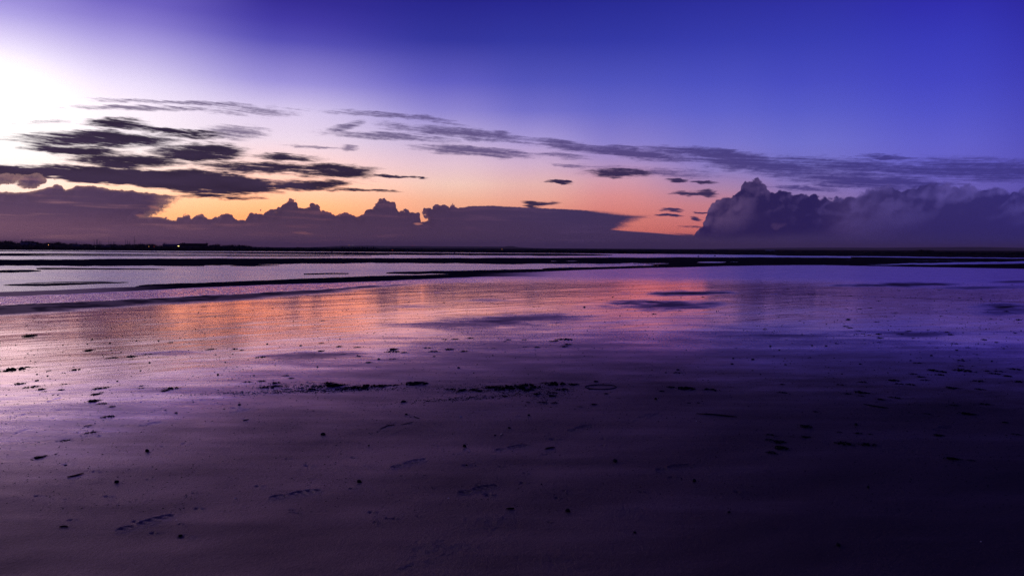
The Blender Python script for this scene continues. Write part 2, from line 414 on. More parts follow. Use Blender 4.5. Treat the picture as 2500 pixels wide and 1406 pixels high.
def wet_surface(N, base, rough, ior, amount, normal, tint):
    """dull body under a reflecting skin of water: diffuse and gloss mixed by Fresnel reflectance"""
    d = N.new('ShaderNodeBsdfDiffuse'); N.put(d.inputs['Color'], base); N.put(d.inputs['Normal'], normal)
    g_ = N.new('ShaderNodeBsdfGlossy'); g_.distribution = 'MULTI_GGX'
    g_.inputs['Color'].default_value = tint + (1,); N.put(g_.inputs['Roughness'], rough); N.put(g_.inputs['Normal'], normal)
    f = N.new('ShaderNodeFresnel'); f.inputs['IOR'].default_value = ior; N.put(f.inputs['Normal'], normal)
    mx = N.new('ShaderNodeMixShader')
    N.put(mx.inputs[0], V(N, f.outputs[0]) * amount)
    N.t.links.new(d.outputs[0], mx.inputs[1]); N.t.links.new(g_.outputs[0], mx.inputs[2])
    o = N.new('ShaderNodeOutputMaterial')
    N.t.links.new(mx.outputs[0], o.inputs['Surface'])

def simple(name, c, rough=0.8, spec=0.3, var=0.35, scale=8.0, emit=None, estr=0.0):
    m, N = mat_new(name)
    tc = N.new('ShaderNodeTexCoord').outputs['Object']
    n = N.noise(tc, scale, 4.0, 0.6)
    base = N.mix(N.ss(0.3, 0.7, n), tuple(v * (1 - var) for v in c) + (1,), tuple(min(1, v * (1 + var)) for v in c) + (1,))
    principled(N, base, rough, spec=spec, emit=emit, estr=estr)
    return m

def mesh_obj(name, verts, faces, m=None, parent=None, smooth=False):
    me = bpy.data.meshes.new(name)
    me.from_pydata([tuple(v) for v in verts], [], [tuple(f) for f in faces])
    if smooth:
        me.polygons.foreach_set('use_smooth', [True] * len(me.polygons))
    me.update()
    if m: me.materials.append(m)
    o = bpy.data.objects.new(name, me)
    col.objects.link(o)
    if parent: o.parent = parent
    return o

def empty(name, loc, rz=0.0, sc=1.0):
    o = bpy.data.objects.new(name, None)
    col.objects.link(o)
    o.location = loc; o.rotation_euler = (0, 0, rz); o.scale = (sc,) * 3
    return o

def tag(o, label=None, cat=None, group=None, kind=None):
    if label: o['label'] = label
    if cat: o['category'] = cat
    if group: o['group'] = group
    if kind: o['kind'] = kind
    return o

# ------------------------------------------------------------------ lie of the land
WATER = -0.70

# vectorised gradient noise
rng = np.random.RandomState(7)
PERM = rng.permutation(512)
PERM = np.concatenate([PERM, PERM])
GA = rng.rand(512) * 2 * np.pi
GX, GY = np.cos(GA), np.sin(GA)
def pnoise(x, y):
    xi = np.floor(x).astype(np.int64); yi = np.floor(y).astype(np.int64)
    xf = x - xi; yf = y - yi
    u = xf * xf * xf * (xf * (xf * 6 - 15) + 10); v = yf * yf * yf * (yf * (yf * 6 - 15) + 10)
    def g(ix, iy, fx, fy):
        h = PERM[(PERM[ix & 511] + (iy & 511)) & 1023]
        return GX[h] * fx + GY[h] * fy
    a = g(xi, yi, xf, yf); b = g(xi + 1, yi, xf - 1, yf)
    c = g(xi, yi + 1, xf, yf - 1); d = g(xi + 1, yi + 1, xf - 1, yf - 1)
    return (a + (b - a) * u) + ((c + (d - c) * u) - (a + (b - a) * u)) * v
def fbm(x, y, octv=4, rough=0.5):
    s = 0; amp = 1; f = 1.0
    for i in range(octv):
        s = s + amp * pnoise(x * f + 17.3 * i, y * f - 9.1 * i); amp *= rough; f *= 2.03
    return s
def sstep(a, b, x):
    t = np.clip((x - a) / (b - a), 0, 1)
    return t * t * (3 - 2 * t)

# photo column/row of a point of the place, and back
RT = CAMROT.T
def to_photo(x, y, z):
    d = np.stack([x, y, z - EYE])
    c = np.tensordot(RT, d, 1)
    w = np.maximum(-c[2], 1e-6)
    return 1250 + F * c[0] / w, 703 - F * c[1] / w

# where the near sand runs out under the channel, as seen from the tripod (column, row)
EDGE = np.array([(-2500, 800), (-1000, 745), (-300, 722), (0, 712), (130, 708), (250, 702), (420, 697), (600, 690), (760, 684), (900, 677), (1000, 672), (1150, 669), (1300, 665), (1500, 657), (1700, 652), (1850, 648), (2000, 647), (2150, 650), (2500, 656), (3200, 668), (5000, 700)], float)
def ground_at(px, py, z):
    d = view_dir(px, py)
    t = (z - EYE) / d[2]
    return d[0] * t, d[1] * t
_ed = [ground_at(x, y, WATER + 0.08) for x, y in EDGE if -1200 < x < 3600]
EAZ = np.array([math.atan2(p[0], p[1]) for p in _ed]); ER = np.array([math.hypot(*p) for p in _ed])
def base_height(az, r):
    """broad shape of the beach: flat round the tripod, falling gently to the channel"""
    re = np.interp(az, EAZ, ER)
    t = np.clip((r - 9.0) / (re - 9.0), 0, 3.0)
    z = (WATER + 0.08) * np.clip(t, 0, 1) ** 1.15
    return z, t
def spot(px, py, lift=0.0):
    """point of the sand seen at a photo position"""
    z = 0.0
    for _ in range(12):
        x, y = ground_at(px, py, z)
        r = math.hypot(x, y)
        z2 = float(base_height(np.array([math.atan2(x, y)]), np.array([r]))[0][0])
        z = 0.5 * (z + z2)
    return x, y, z + lift

# sand bars beyond the channel: (column, upper row, lower row) along each, plus crest height
BARS = [
    # broad dark bar
    ([(-900, 634, 656), (0, 633.5, 648), (200, 633, 649), (260, 631.5, 649), (400, 631, 648), (600, 630.5, 647), (660, 630.5, 645), (750, 630, 643.5), (900, 630, 642), (1000, 630, 642), (1150, 629.5, 643), (1250, 629, 644.5), (1330, 629, 643.5), (1500, 628.5, 643), (1560, 628.5, 642), (1640, 628, 652), (1800, 628, 650), (1900, 628, 648), (2000, 628.5, 647), (2100, 629.5, 646), (2200, 631, 643.5), (2300, 632, 641), (2500, 634, 637), (2900, 636, 638)], 0.10),
    # strip that joins the near beach edge on the right
    ([(2020, 646, 648), (2150, 646.5, 651), (2300, 645.5, 653.5), (2500, 643, 656.5), (3200, 642, 668)], 0.10),
    # near edge of the channel
    ([(330, 699, 701.5), (500, 693, 697.5), (700, 683.5, 691), (900, 674.5, 685.5), (1050, 671, 680), (1200, 665.5, 673), (1350, 660.5, 665), (1500, 655.5, 659), (1650, 648, 655), (1800, 644, 652)], 0.14),
    ([(940, 665.5, 667), (1020, 663, 668), (1120, 660, 668), (1300, 657.5, 662), (1450, 653, 657.5), (1560, 650, 655), (1700, 645, 651)], 0.09),
    ([(1330, 654.5, 656), (1480, 651.5, 656), (1600, 647, 653)], 0.07),
    # low banks standing in the channel
    ([(-300, 657, 667), (0, 660.5, 664.5), (20, 659, 664.6), (60, 658.5, 664), (100, 660.4, 661.4)], 0.08),
    ([(86, 654, 656.8), (110, 653.5, 656.8), (200, 654.6, 657), (300, 656, 657), (400, 656.6, 657.2)], 0.06),
    ([(8, 694.6, 695.4), (60, 692.6, 696.5), (110, 692, 697.6), (180, 690.6, 694), (260, 688.9, 690.8), (315, 688.2, 689)], 0.05),
    ([(60, 689.8, 690.6), (150, 687.6, 688.8), (270, 686.2, 686.9)], 0.03),
    ([(740, 667.6, 669.6), (790, 666.6, 668.8), (850, 666.2, 668)], 0.04),
    ([(370, 646, 648.2), (430, 645.5, 649), (500, 648.4, 649)], 0.05),
    ([(560, 648, 648.6), (620, 646, 649.4), (680, 647.2, 647.6)], 0.05),
    # thin bars of the far flats
    ([(-800, 611.5, 613), (0, 612.1, 613.4), (200, 613.0, 614.3), (400, 614.9, 617), (800, 616, 620.3), (1000, 617.4, 622), (1200, 618, 623.6), (1350, 619.3, 624), (1450, 620.6, 623.8), (1490, 622.2, 623)], 0.05),
    ([(-800, 617, 623), (0, 618.4, 622.8), (130, 618.8, 622.2), (260, 619.6, 622.3), (400, 620.2, 622), (800, 621.6, 622.6), (950, 621.8, 622.4)], 0.05),
    ([(-300, 623.2, 624.0), (400, 623.8, 624.8), (900, 624.9, 625.4)], 0.03),
    ([(560, 625.6, 626.0), (700, 625.8, 626.5), (810, 625.8, 626.2)], 0.03),
    ([(1900, 617, 624), (2100, 619, 625.4), (2300, 621, 627.6), (2500, 623, 629.4), (3300, 627, 636)], 0.06),
    ([(2080, 627.4, 629), (2250, 629.6, 632), (2500, 631.4, 635), (3300, 636, 646)], 0.06),
]
# shallow pools left on the bars and on the beach (column, row, half width, half height)
POOLS = [(1352, 637.8, 9, .8), (1394, 637.6, 16, .8), (1735, 640.6, 30, 1.7), (1790, 639.6, 30, .6), (1560, 643.6, 46, .7), (1610, 643.6, 26, 1.0), (1925, 637, 18, .4), (2070, 634.7, 30, .4), (2280, 636.4, 120, .5)]
# far shore: photo row of its water line
SHORE = np.array([(-2500, 612), (0, 610.6), (400, 613), (800, 614.8), (1000, 616), (1300, 618), (1500, 619.5), (1700, 621), (1900, 623.4), (2200, 626), (2500, 628), (3500, 633), (5000, 640)], float)
_sh = [ground_at(x, y, WATER) for x, y in SHORE if -1200 < x < 3700]
SAZ = np.array([math.atan2(p[0], p[1]) for p in _sh]); SR_ = np.array([math.hypot(*p) for p in _sh])

# ------------------------------------------------------------------ footprints and scuffs pressed into the sand
PRINTS = [(275, 1299, 434, 1254), (655, 1216, 789, 1196), (950, 1144, 1047, 1118), (1203, 1101, 1298, 1084), (1385, 1053, 1448, 1036),
          (30, 1060, 76, 1046), (28, 1022, 60, 1010), (140, 1078, 172, 1070), (118, 982, 150, 970), (2275, 1052, 2330, 1036), (1120, 1205, 1215, 1184), (560, 1008, 612, 999), (340, 1040, 395, 1029), (1600, 1150, 1690, 1133), (1560, 1020, 1610, 1009)]
SCUFFS = [(1190, 1275, 110, 34), (1010, 1372, 90, 34), (1370, 1372, 70, 30), (1120, 1340, 80, 26), (1530, 1250, 70, 24), (1050, 1330, 60, 20), (1150, 1008, 90, 18), (980, 925, 70, 12), (2170, 1090, 60, 14), (2030, 1076, 60, 12)]
DIMPLES = [(160, 1133, 5), (447, 1309, 7), (246, 1063, 5), (572, 996, 4), (750, 1136, 5), (146, 1001, 3), (596, 1021, 4), (173, 1268, 4), (372, 1300, 4), (260, 1211, 4), (1190, 1207, 5), (1350, 1072, 5), (1135, 1135, 4),
           (628, 1186, 4), (360, 1170, 3), (448, 1082, 4), (2390, 1030, 4), (1640, 1165, 4), (1800, 1200, 4), (860, 1116, 3), (480, 1240, 4), (905, 1250, 4), (1275, 1178, 4), (700, 1120, 3), (90, 1210, 4)]

_rd = random.Random(9)
DIMPLES += [(_rd.uniform(0, 1900), 960 + 330 * _rd.random(), _rd.uniform(1.6, 3.2)) for _ in range(70)]
def micro(x, y, r, px, py):
    """relief of the near sand in metres"""
    z = np.zeros_like(x)
    # long low swells left by the tide, running across the view and slightly uphill to the right
    ca, sa = math.cos(0.62), math.sin(0.62)
    u = x * ca + y * sa; v = -x * sa + y * ca
    z += 0.010 * fbm(u * 0.16, v * 0.55 + 3, 3) * sstep(3, 12, r)
    z += 0.0035 * fbm(u * 0.9, v * 2.4 + 9, 3) * sstep(60, 20, r)
    z += 0.0010 * fbm(x * 7 + y * 2, y * 9, 3, 0.6) * sstep(16, 6, r)
    for x0, y0, x1, y1 in PRINTS:
        a = spot(x0, y0); b = spot(x1, y1)
        L = math.hypot(b[0] - a[0], b[1] - a[1]); dx_, dy_ = (b[0] - a[0]) / L, (b[1] - a[1]) / L
        cx, cy = (a[0] + b[0]) / 2, (a[1] + b[1]) / 2
        L = min(L, 0.34)
        s = ((x - cx) * dx_ + (y - cy) * dy_) / (L / 2); t = (-(x - cx) * dy_ + (y - cy) * dx_) / 0.052
        near = (abs(s) < 1.6) & (abs(t) < 2.5)
        if not near.any(): continue
        S, T = s[near], t[near]
        heel = np.sqrt(((S + 0.72) / 0.30) ** 2 + (T / 0.72) ** 2)
        sole = np.sqrt(((S - 0.34) / 0.64) ** 2 + (T / (0.98 - 0.2 * S)) ** 2)
        e = np.minimum(heel, sole)
        press = sstep(1.12, 0.82, e)
        tread = 0.5 + 0.5 * np.sin(S * 19 + T * 2.6)
        z[near] += -0.006 * press + 0.006 * press * tread * sstep(1.0, 0.8, e) + 0.0025 * sstep(1.5, 1.12, e) * (1 - press)
    for px_, py_, w, h in SCUFFS:
        a = spot(px_, py_); b = spot(px_ + w, py_); c = spot(px_, py_ - h)
        rw = abs(b[0] - a[0]); rh = math.hypot(c[0] - a[0], c[1] - a[1])
        d = np.sqrt(((x - a[0]) / rw) ** 2 + ((y - a[1]) / rh) ** 2)
        near = d < 1.4
        if near.any():
            z[near] += sstep(1.3, 0.3, d[near]) * (0.004 * fbm(x[near] * 14, y[near] * 11, 3, 0.65))
    for px_, py_, w in DIMPLES:
        a = spot(px_, py_); b = spot(px_ + w * 1.3, py_)
        rad = abs(b[0] - a[0]) * 1.2
        s = (x - a[0]) / rad; t = (y - a[1]) / rad
        d = np.sqrt(s * s + t * t)
        near = d < 4
        if near.any():
            z[near] += -0.011 * np.exp(-d[near] ** 2 * 1.2) + 0.005 * np.exp(-((s[near] - 1.6) / 1.6) ** 2 - (t[near] - 0.2) ** 2 * 2.2)
    return z

# dry and wet parts of the beach in photo rows
WETLINES = {
    'low':  [(-800, 985), (0, 948), (300, 922), (600, 885), (900, 838), (1100, 798), (1300, 786), (1500, 786), (1800, 792), (2100, 800), (2500, 830), (3300, 860)],
    'ridge_lo': [(-800, 800), (0, 770), (150, 760), (300, 749), (500, 737), (650, 726), (800, 712), (920, 702), (1040, 692)],
    'ridge_hi': [(-800, 775), (0, 745), (150, 738), (300, 731), (500, 721), (650, 713), (800, 704), (920, 697), (1040, 690)],
    'rip_hi': [(-800, 735), (0, 725), (200, 717), (350, 709), (500, 702), (700, 694), (900, 688), (1050, 681), (1200, 675)],
}
DRYSPOTS = [(1675, 716, 100, 5.5, .8), (1640, 745, 130, 10, .7), (1560, 737, 60, 5, .45), (2200, 695, 130, 4.5, .85), (2400, 702, 130, 3.5, .6), (2470, 757, 110, 11, .6), (2440, 745, 70, 6, .5), (1270, 777, 150, 9, .42), (1130, 792, 170, 9, .35),
            (1010, 748, 60, 4, .35), (1180, 733, 70, 4, .3), (2470, 688, 60, 2.5, .6), (760, 868, 130, 9, .4), (2240, 816, 90, 6, .4), (1900, 820, 120, 6, .35), (420, 862, 120, 6, .3)]

def build_beach():
    # rings: near ones from the picture rows they cover, farther ones ever wider
    rr = [0.35, 0.6, 0.9, 1.3, 1.8, 2.3, 2.8]
    p = 870.0
    while p > 96:
        rr.append(1.72 * F / p); p -= 1.25 if p > 220 else 0.8
    r0 = rr[-1]
    p = 2.4 * F / r0
    while p > 7.0:
        rr.append(2.4 * F / p); p -= 0.5 if p > 60 else 0.25
    r = rr[-1]
    while r < 9000:
        r *= 1.06; rr.append(r)
    R = np.array(rr)
    A = np.concatenate([np.linspace(-0.78, 0.78, 1000), np.linspace(0.80, 2 * math.pi - 0.80, 70)])
    nr, na = len(R), len(A)
    AA, RR = np.meshgrid(A, R)
    Aw = np.where(AA > math.pi, AA - 2 * math.pi, AA)
    X, Y = np.sin(AA) * RR, np.cos(AA) * RR
    front = np.abs(Aw) < 1.2
    Z, T = base_height(Aw, RR)
    PX, PY = to_photo(X, np.maximum(Y, 0.05), Z)
    PX = np.where(front, PX, 1250.0); PY = np.where(front, PY, 1300.0)
    Z = Z + micro(X, Y, RR, PX, PY) * (T < 1.0)
    # beyond the edge: channel bed, with the bars in it
    wob = (fbm(PX * 0.016, np.log(RR) * 2.0, 3) * 1.6 + fbm(PX * 0.07 + 50, np.log(RR) * 3.0, 2) * 0.5)
    zb = np.full_like(Z, WATER - 0.16)
    PXw, PYw = to_photo(X, np.maximum(Y, 0.05), np.full_like(X, WATER + 0.03))
    bar_h = np.full_like(Z, -0.16)
    for pts, top in BARS:
        q = np.array(pts, float)
        hi = np.interp(PXw, q[:, 0], q[:, 1]); lo = np.interp(PXw, q[:, 0], q[:, 2])
        thin = (lo - hi) < 5; hi = hi - 0.35 * thin; lo = lo + 0.45 * thin
        th = np.maximum(lo - hi, 0.3)
        k = np.minimum(1.0, th / 6.0) * np.clip((PYw - 604) / 34.0, 0.12, 1)
        dlo = (lo + wob * k * 0.8 - PYw); dhi = (PYw - hi - wob * k * 0.6)
        s = np.minimum(dlo, dhi) / (th * 0.5)
        s = np.minimum(s, np.minimum((PXw - q[0, 0] + wob * 8) / 60.0, (q[-1, 0] - PXw + wob * 8) / 60.0))
        h = np.where(s > 0, top * (1 - (1 - np.clip(s * 1.6, 0, 1)) ** 2), s * 0.25)
        bar_h = np.maximum(bar_h, np.clip(h, -0.16, None))
    for cx, cy, w, h in POOLS:
        d = ((PXw - cx + wob * 4) / w) ** 2 + ((PYw - cy) / h) ** 2
        bar_h = np.where(d < 1.6, np.minimum(bar_h, -0.02 + 0.04 * np.clip(d - 0.8, 0, 1)), bar_h)
    zb = WATER + bar_h + (bar_h > 0.01) * 0.012 * fbm(X * 0.3, Y * 0.3, 2)
    # far shore
    shore = np.interp(Aw, SAZ, SR_)
    up = RR - shore * (1 + 0.02 * fbm(Aw * 30, RR * 0, 3))
    zs = WATER + np.where(up > 0, 0.9 * (1 - np.exp(-up / 45.0)) + 0.35 * sstep(20, 60, up), np.maximum(-0.16, up * 0.02))
    zb = np.maximum(zb, np.where(up > -12, zs, -9))
    over = sstep(0.985, 1.03, T)
    over = np.where(front, over, 0.0)
    # back of the beach simply goes on
    Z = Z * (1 - over) + zb * over
    back = ~front
    Z = np.where(back, 0.0 + 0.4 * sstep(30, 200, RR), Z)
    Z = np.where(RR > 2500, np.minimum(Z, 0.3), Z)

    # wetness
    low = np.interp(PX, *np.array(WETLINES['low']).T)
    n1 = fbm(PX * 0.004 + 3, PY * 0.05, 4, 0.55); n2 = fbm(PX * 0.012 + PY * 0.02, PY * 0.16, 3, 0.6)
    soft = np.interp(PX, [-500, 0, 600, 1200, 2500], [400, 360, 240, 200, 200])
    wet = 1 - sstep(0, 1, (PY - low + 80 + n1 * 40 + n2 * 12) / (soft + 80))
    damp = np.interp(PX, [-800, 0, 700, 1300, 2000, 3000], [0.44, 0.42, 0.33, 0.21, 0.13, 0.12]) * (1 - 0.32 * sstep(980, 1350, PY))  # damp level, with vignette darkening to the right painted in as less wetness
    damp = damp * (1 + 0.35 * fbm(PX * 0.0022 + 7, PY * 0.012 + PX * 0.002, 3))
    wet = damp * (1 - wet) + wet
    ca, sa = math.cos(0.35), math.sin(0.35)
    for cx, cy, w, h, k in DRYSPOTS:
        d = np.sqrt(((PX - cx) / w) ** 2 + ((PY - cy + (PX - cx) * 0.012) / h) ** 2) + n2 * 0.7
        wet -= k * sstep(1.6, 0.1, d)
    lo = np.interp(PX, *np.array(WETLINES['ridge_lo']).T); hi = np.interp(PX, *np.array(WETLINES['ridge_hi']).T); rh = np.interp(PX, *np.array(WETLINES['rip_hi']).T)
    edge = np.interp(PX, EDGE[:, 0], EDGE[:, 1])
    left = sstep(1100, 900, PX)
    ridge = sstep(7, -5, PY - lo + n1 * 5) * sstep(-2.5, 2.5, PY - hi + n2 * 3) * left
    wet -= ridge * (0.80 + 0.14 * sstep(-0.1, 0.5, n1 + n2))
    lip = sstep(1.5, -1.5, PY - rh + n2) * sstep(1400, 1150, PX)
    wet -= lip * (0.72 + 0.28 * sstep(200, 450, PX))
    rip = sstep(2, -2, PY - hi + n2 * 3) * sstep(-1, 2, PY - rh) * sstep(1250, 1000, PX)
    # wrinkled film of water in the runnel
    Z = Z + rip * (0.030 * fbm(X * 1.1, Y * 1.5, 3, 0.6)) * (T < 1)
    wet = np.clip(wet, 0, 1)
    wet = np.where(over > 0.3, np.where(zb > WATER + 1.2, 0.0, 0.0), wet)
    wet = np.where(back, 0.25, wet)
    wet = np.clip(wet, 0, 1)
    # height of the drifts between damp foreground patches
    co = np.stack([X.ravel(), Y.ravel(), Z.ravel()], 1).astype(np.float32)
    i = np.arange(nr - 1)[:, None]; j = np.arange(na)[None, :]
    a = i * na + j; b = i * na + (j + 1) % na; c = (i + 1) * na + (j + 1) % na; d = (i + 1) * na + j
    quads = np.stack([a + 0 * b, b + 0 * a, c, d], -1).reshape(-1, 4)[:, ::-1]
    nv = len(co)
    co = np.vstack([co, [[0, 0, 0]]]).astype(np.float32)
    tri = np.stack([np.full(na, nv), (np.arange(na) + 1) % na, np.arange(na)], 1)
    me = bpy.data.meshes.new("beach")
    nq, nt = len(quads), len(tri)
    me.vertices.add(len(co)); me.vertices.foreach_set('co', co.ravel())
    me.loops.add(nq * 4 + nt * 3); me.loops.foreach_set('vertex_index', np.concatenate([quads.ravel(), tri.ravel()]).astype(np.int32))
    me.polygons.add(nq + nt)
    me.polygons.foreach_set('loop_start', np.concatenate([np.arange(nq) * 4, nq * 4 + np.arange(nt) * 3]).astype(np.int32))
    me.polygons.foreach_set('use_smooth', np.ones(nq + nt, bool))
    me.update(calc_edges=True)
    for nm, arr in (('wet', wet), ('film', rip)):
        at = me.attributes.new(nm, 'FLOAT', 'POINT')
        at.data.foreach_set('value', np.concatenate([arr.ravel(), [0.3]]).astype(np.float32))
    o = bpy.data.objects.new("beach", me)
    col.objects.link(o)
    tag(o, "wet sandy beach at low tide with dark sand bars", kind='structure')
    return o, (A, R, Z, nr)

beach, BEACH_GRID = build_beach()

def beach_z(x, y):
    """height of the built sand at a point (bilinear in the ring grid, front sector)"""
    A, R, Z, nr = BEACH_GRID
    a = math.atan2(x, y); r = math.hypot(x, y)
    ja = (a + 0.78) / 1.56 * 999
    if not 0 <= ja < 998: return 0.0
    i = int(np.searchsorted(R, r)) - 1
    i = max(0, min(nr - 2, i)); f = (r - R[i]) / (R[i + 1] - R[i]); j = int(ja); g_ = ja - j
    return float((Z[i, j] * (1 - g_) + Z[i, j + 1] * g_) * (1 - f) + (Z[i + 1, j] * (1 - g_) + Z[i + 1, j + 1] * g_) * f)

# sand material
m_sand, N = mat_new("wet_sand")
geo = N.new('ShaderNodeNewGeometry').outputs['Position']
wetn = V(N, N.new('ShaderNodeAttribute', attribute_name='wet').outputs['Fac'])
filmn = V(N, N.new('ShaderNodeAttribute', attribute_name='film').outputs['Fac'])
camd = N.new('ShaderNodeVectorMath', operation='LENGTH'); N.t.links.new(geo, camd.inputs[0])
dist = V(N, camd.outputs['Value'])
mp = N.new('ShaderNodeMapping'); N.t.links.new(geo, mp.inputs[0])
mp.inputs['Rotation'].default_value = (0, 0, -0.55); mp.inputs['Scale'].default_value = (0.35, 2.6, 1.0)
streak = N.noise(mp.outputs[0], 1.0, 5.0, 0.6)
mp2 = N.new('ShaderNodeMapping'); N.t.links.new(geo, mp2.inputs[0])
mp2.inputs['Rotation'].default_value = (0, 0, -0.62); mp2.inputs['Scale'].default_value = (1.6, 11.0, 1.0)
rills = N.noise(mp2.outputs[0], 1.0, 4.0, 0.6)
patch = N.noise(geo, 0.35, 4.0, 0.55)
mp3 = N.new('ShaderNodeMapping'); N.t.links.new(geo, mp3.inputs[0])
mp3.inputs['Rotation'].default_value = (0, 0, -0.58); mp3.inputs['Scale'].default_value = (0.5, 7.0, 1.0)
fineline = N.noise(mp3.outputs[0], 1.0, 3.0, 0.6)
grain = N.noise(geo, 260.0, 3.0, 0.7)
lump = N.noise(geo, 38.0, 4.0, 0.65)
speck = N.noise(geo, 90.0, 1.0, 0.5)
w2 = (wetn + (streak - 0.5) * 0.55 + (patch - 0.5) * 0.35 * N.ss(0.0, 0.3, wetn)).max(0.0).min(1.0)
wf = N.lerp(0.12, 1.0, 0.0, 1.0, w2)
basec = N.mix(N.ss(0.35, 0.7, lump), (0.050, 0.036, 0.020, 1), (0.095, 0.066, 0.034, 1))
basec = N.mix(N.ss(0.30, 0.02, wetn), basec, (0.035, 0.028, 0.030, 1))
basec = N.mix(N.ss(0.72, 0.80, speck) * 0.6, basec, (0.25, 0.22, 0.20, 1))
rough = 0.50 - wf * 0.41 + (rills - 0.5) * 0.45 * wf + (fineline - 0.5) * 0.25 * wf + (N.ss(34.0, 52.0, dist) * 0.20 + N.ss(14.0, 9.0, dist) * 0.10) * wf
spec = (wetn * (0.8 + (fineline - 0.5) * 0.5 * wf + (streak - 0.5) * 0.5 + (patch - 0.5) * 0.3) + wf * 0.2 + filmn * 0.8).max(0.0).min(1.0)
bumpn = N.new('ShaderNodeBump')
bumpn.inputs['Distance'].default_value = 0.008
near = N.ss(26.0, 4.0, dist)
pits = N.noise(geo, 110.0, 3.0, 0.7)
dry = N.ss(0.85, 0.05, wf)
hgt = (grain * 0.4 + pits * 6.0 + lump * 9.0) * near * (dry + 0.015) + rills * (0.10 + wf * 0.18) * N.ss(70.0, 14.0, dist) + filmn * N.noise(geo, 1.4, 5.0, 0.7) * 60.0
N.put(bumpn.inputs['Height'], hgt)
bumpn.inputs['Strength'].default_value = 0.6
wet_surface(N, basec, rough, 1.34, spec, bumpn.outputs[0], (1.0, 0.70, 0.76))
beach.data.materials.append(m_sand)

# channel water
m_water, N = mat_new("tide_water")
geo = N.new('ShaderNodeNewGeometry').outputs['Position']
mpw = N.new('ShaderNodeMapping'); N.t.links.new(geo, mpw.inputs[0])
mpw.inputs['Rotation'].default_value = (0, 0, -0.2); mpw.inputs['Scale'].default_value = (0.5, 1.6, 1.0)
wv = N.noise(mpw.outputs[0], 1.0, 5.0, 0.6) + N.noise(mpw.outputs[0], 0.12, 3.0, 0.55) * 2.0
bw = N.new('ShaderNodeBump'); bw.inputs['Distance'].default_value = 0.06; bw.inputs['Strength'].default_value = 1.0
N.put(bw.inputs['Height'], wv)
wet_surface(N, (0.012, 0.012, 0.018, 1), 0.16 + N.noise(mpw.outputs[0], 0.05, 3.0, 0.5) * 0.2, 1.9, 1.0, bw.outputs[0], (1.0, 0.88, 0.86))
SW = 8800.0
water = mesh_obj("tide_water", [(-SW, 10, WATER), (SW, 10, WATER), (SW, SW, WATER), (-SW, SW, WATER)], [(0, 1, 2, 3)], m_water)
tag(water, "calm tidal water lying in the channels between the sand bars", kind='structure')

# ------------------------------------------------------------------ far land
def far_point(px, row, r, z=None):
    """point at horizontal distance r in the direction of a photo column; height from the photo row"""
    a, e = ae(px, row)
    return math.sin(a) * r, math.cos(a) * r, EYE + r * e
def shore_r(px):
    return float(np.interp(ae(px, 612)[0], SAZ, SR_))

m_hill = simple("heath_and_fields", (0.030, 0.034, 0.022), 0.95, 0.05, 0.4, 0.02)
def ridge(name, pts, r, depth, label):
    xs = np.arange(pts[0][0], pts[-1][0] + 1, 5.0)
    q = np.array(pts, float)
    rows = np.interp(xs, q[:, 0], q[:, 1])
    rr_ = random.Random(int(r))
    rows = rows + np.array([0.25 * float(fbm(np.array([x * 0.05]), np.array([r * 0.001]), 3)[0]) for x in xs])
    v, f = [], []
    prof = [(-0.5, 0.0), (-0.35, 0.35), (-0.18, 0.78), (0.0, 1.0), (0.22, 0.85), (0.5, 0.0)]
    for x, row in zip(xs, rows):
        a, e = ae(x, row)
        top = max(EYE + r * e, 0.5)
        for k, (d, h) in enumerate(prof):
            q_ = r + d * depth * (1 + 0.1 * math.sin(x * 0.02 + k))
            v.append((math.sin(a) * q_, math.cos(a) * q_, -0.5 + (top + 0.5) * h))
    n = len(prof)
    for i in range(len(xs) - 1):
        for k in range(n - 1):
            f.append((i * n + k, i * n + k + 1, (i + 1) * n + k + 1, (i + 1) * n + k))
    o = mesh_obj(name, v, f, m_hill, smooth=True)
    return tag(o, label, kind='structure')
ridge("hills", [(700, 606), (790, 602.5), (830, 600.3), (900, 600), (960, 601), (1020, 600.8), (1100, 601.8), (1200, 602.2), (1232, 602.4), (1240, 601), (1252, 601), (1262, 603.2), (1290, 605), (1340, 606.5), (1460, 607), (1600, 607.6)], 3300, 700, "low hill beyond the middle of the far shore")
ridge("hills", [(1250, 606), (1400, 606.4), (1600, 608.2), (1740, 607.6), (1900, 605.2), (2050, 604.4), (2150, 605), (2300, 603.6), (2400, 603), (2460, 604.6), (2560, 606), (2700, 605), (2900, 607)], 5200, 900, "long low downs fading into dusk beyond the right shore")

# foliage
m_leaf = [simple("dark_foliage", (0.016, 0.020, 0.012), 0.9, 0.1, 0.5, 0.8), simple("olive_foliage", (0.022, 0.022, 0.012), 0.9, 0.1, 0.5, 0.8)]
m_bark = simple("bark", (0.035, 0.028, 0.022), 0.95, 0.05, 0.4, 3.0)

ICO = None
def ico(sub=1):
    bm = bmesh.new()
    bmesh.ops.create_icosphere(bm, subdivisions=sub, radius=1.0)
    v = [tuple(p.co) for p in bm.verts]; f = [tuple(q.index for q in g.verts) for g in bm.faces]
    bm.free()
    return v, f
ICO1 = ico(1); ICO2 = ico(2)

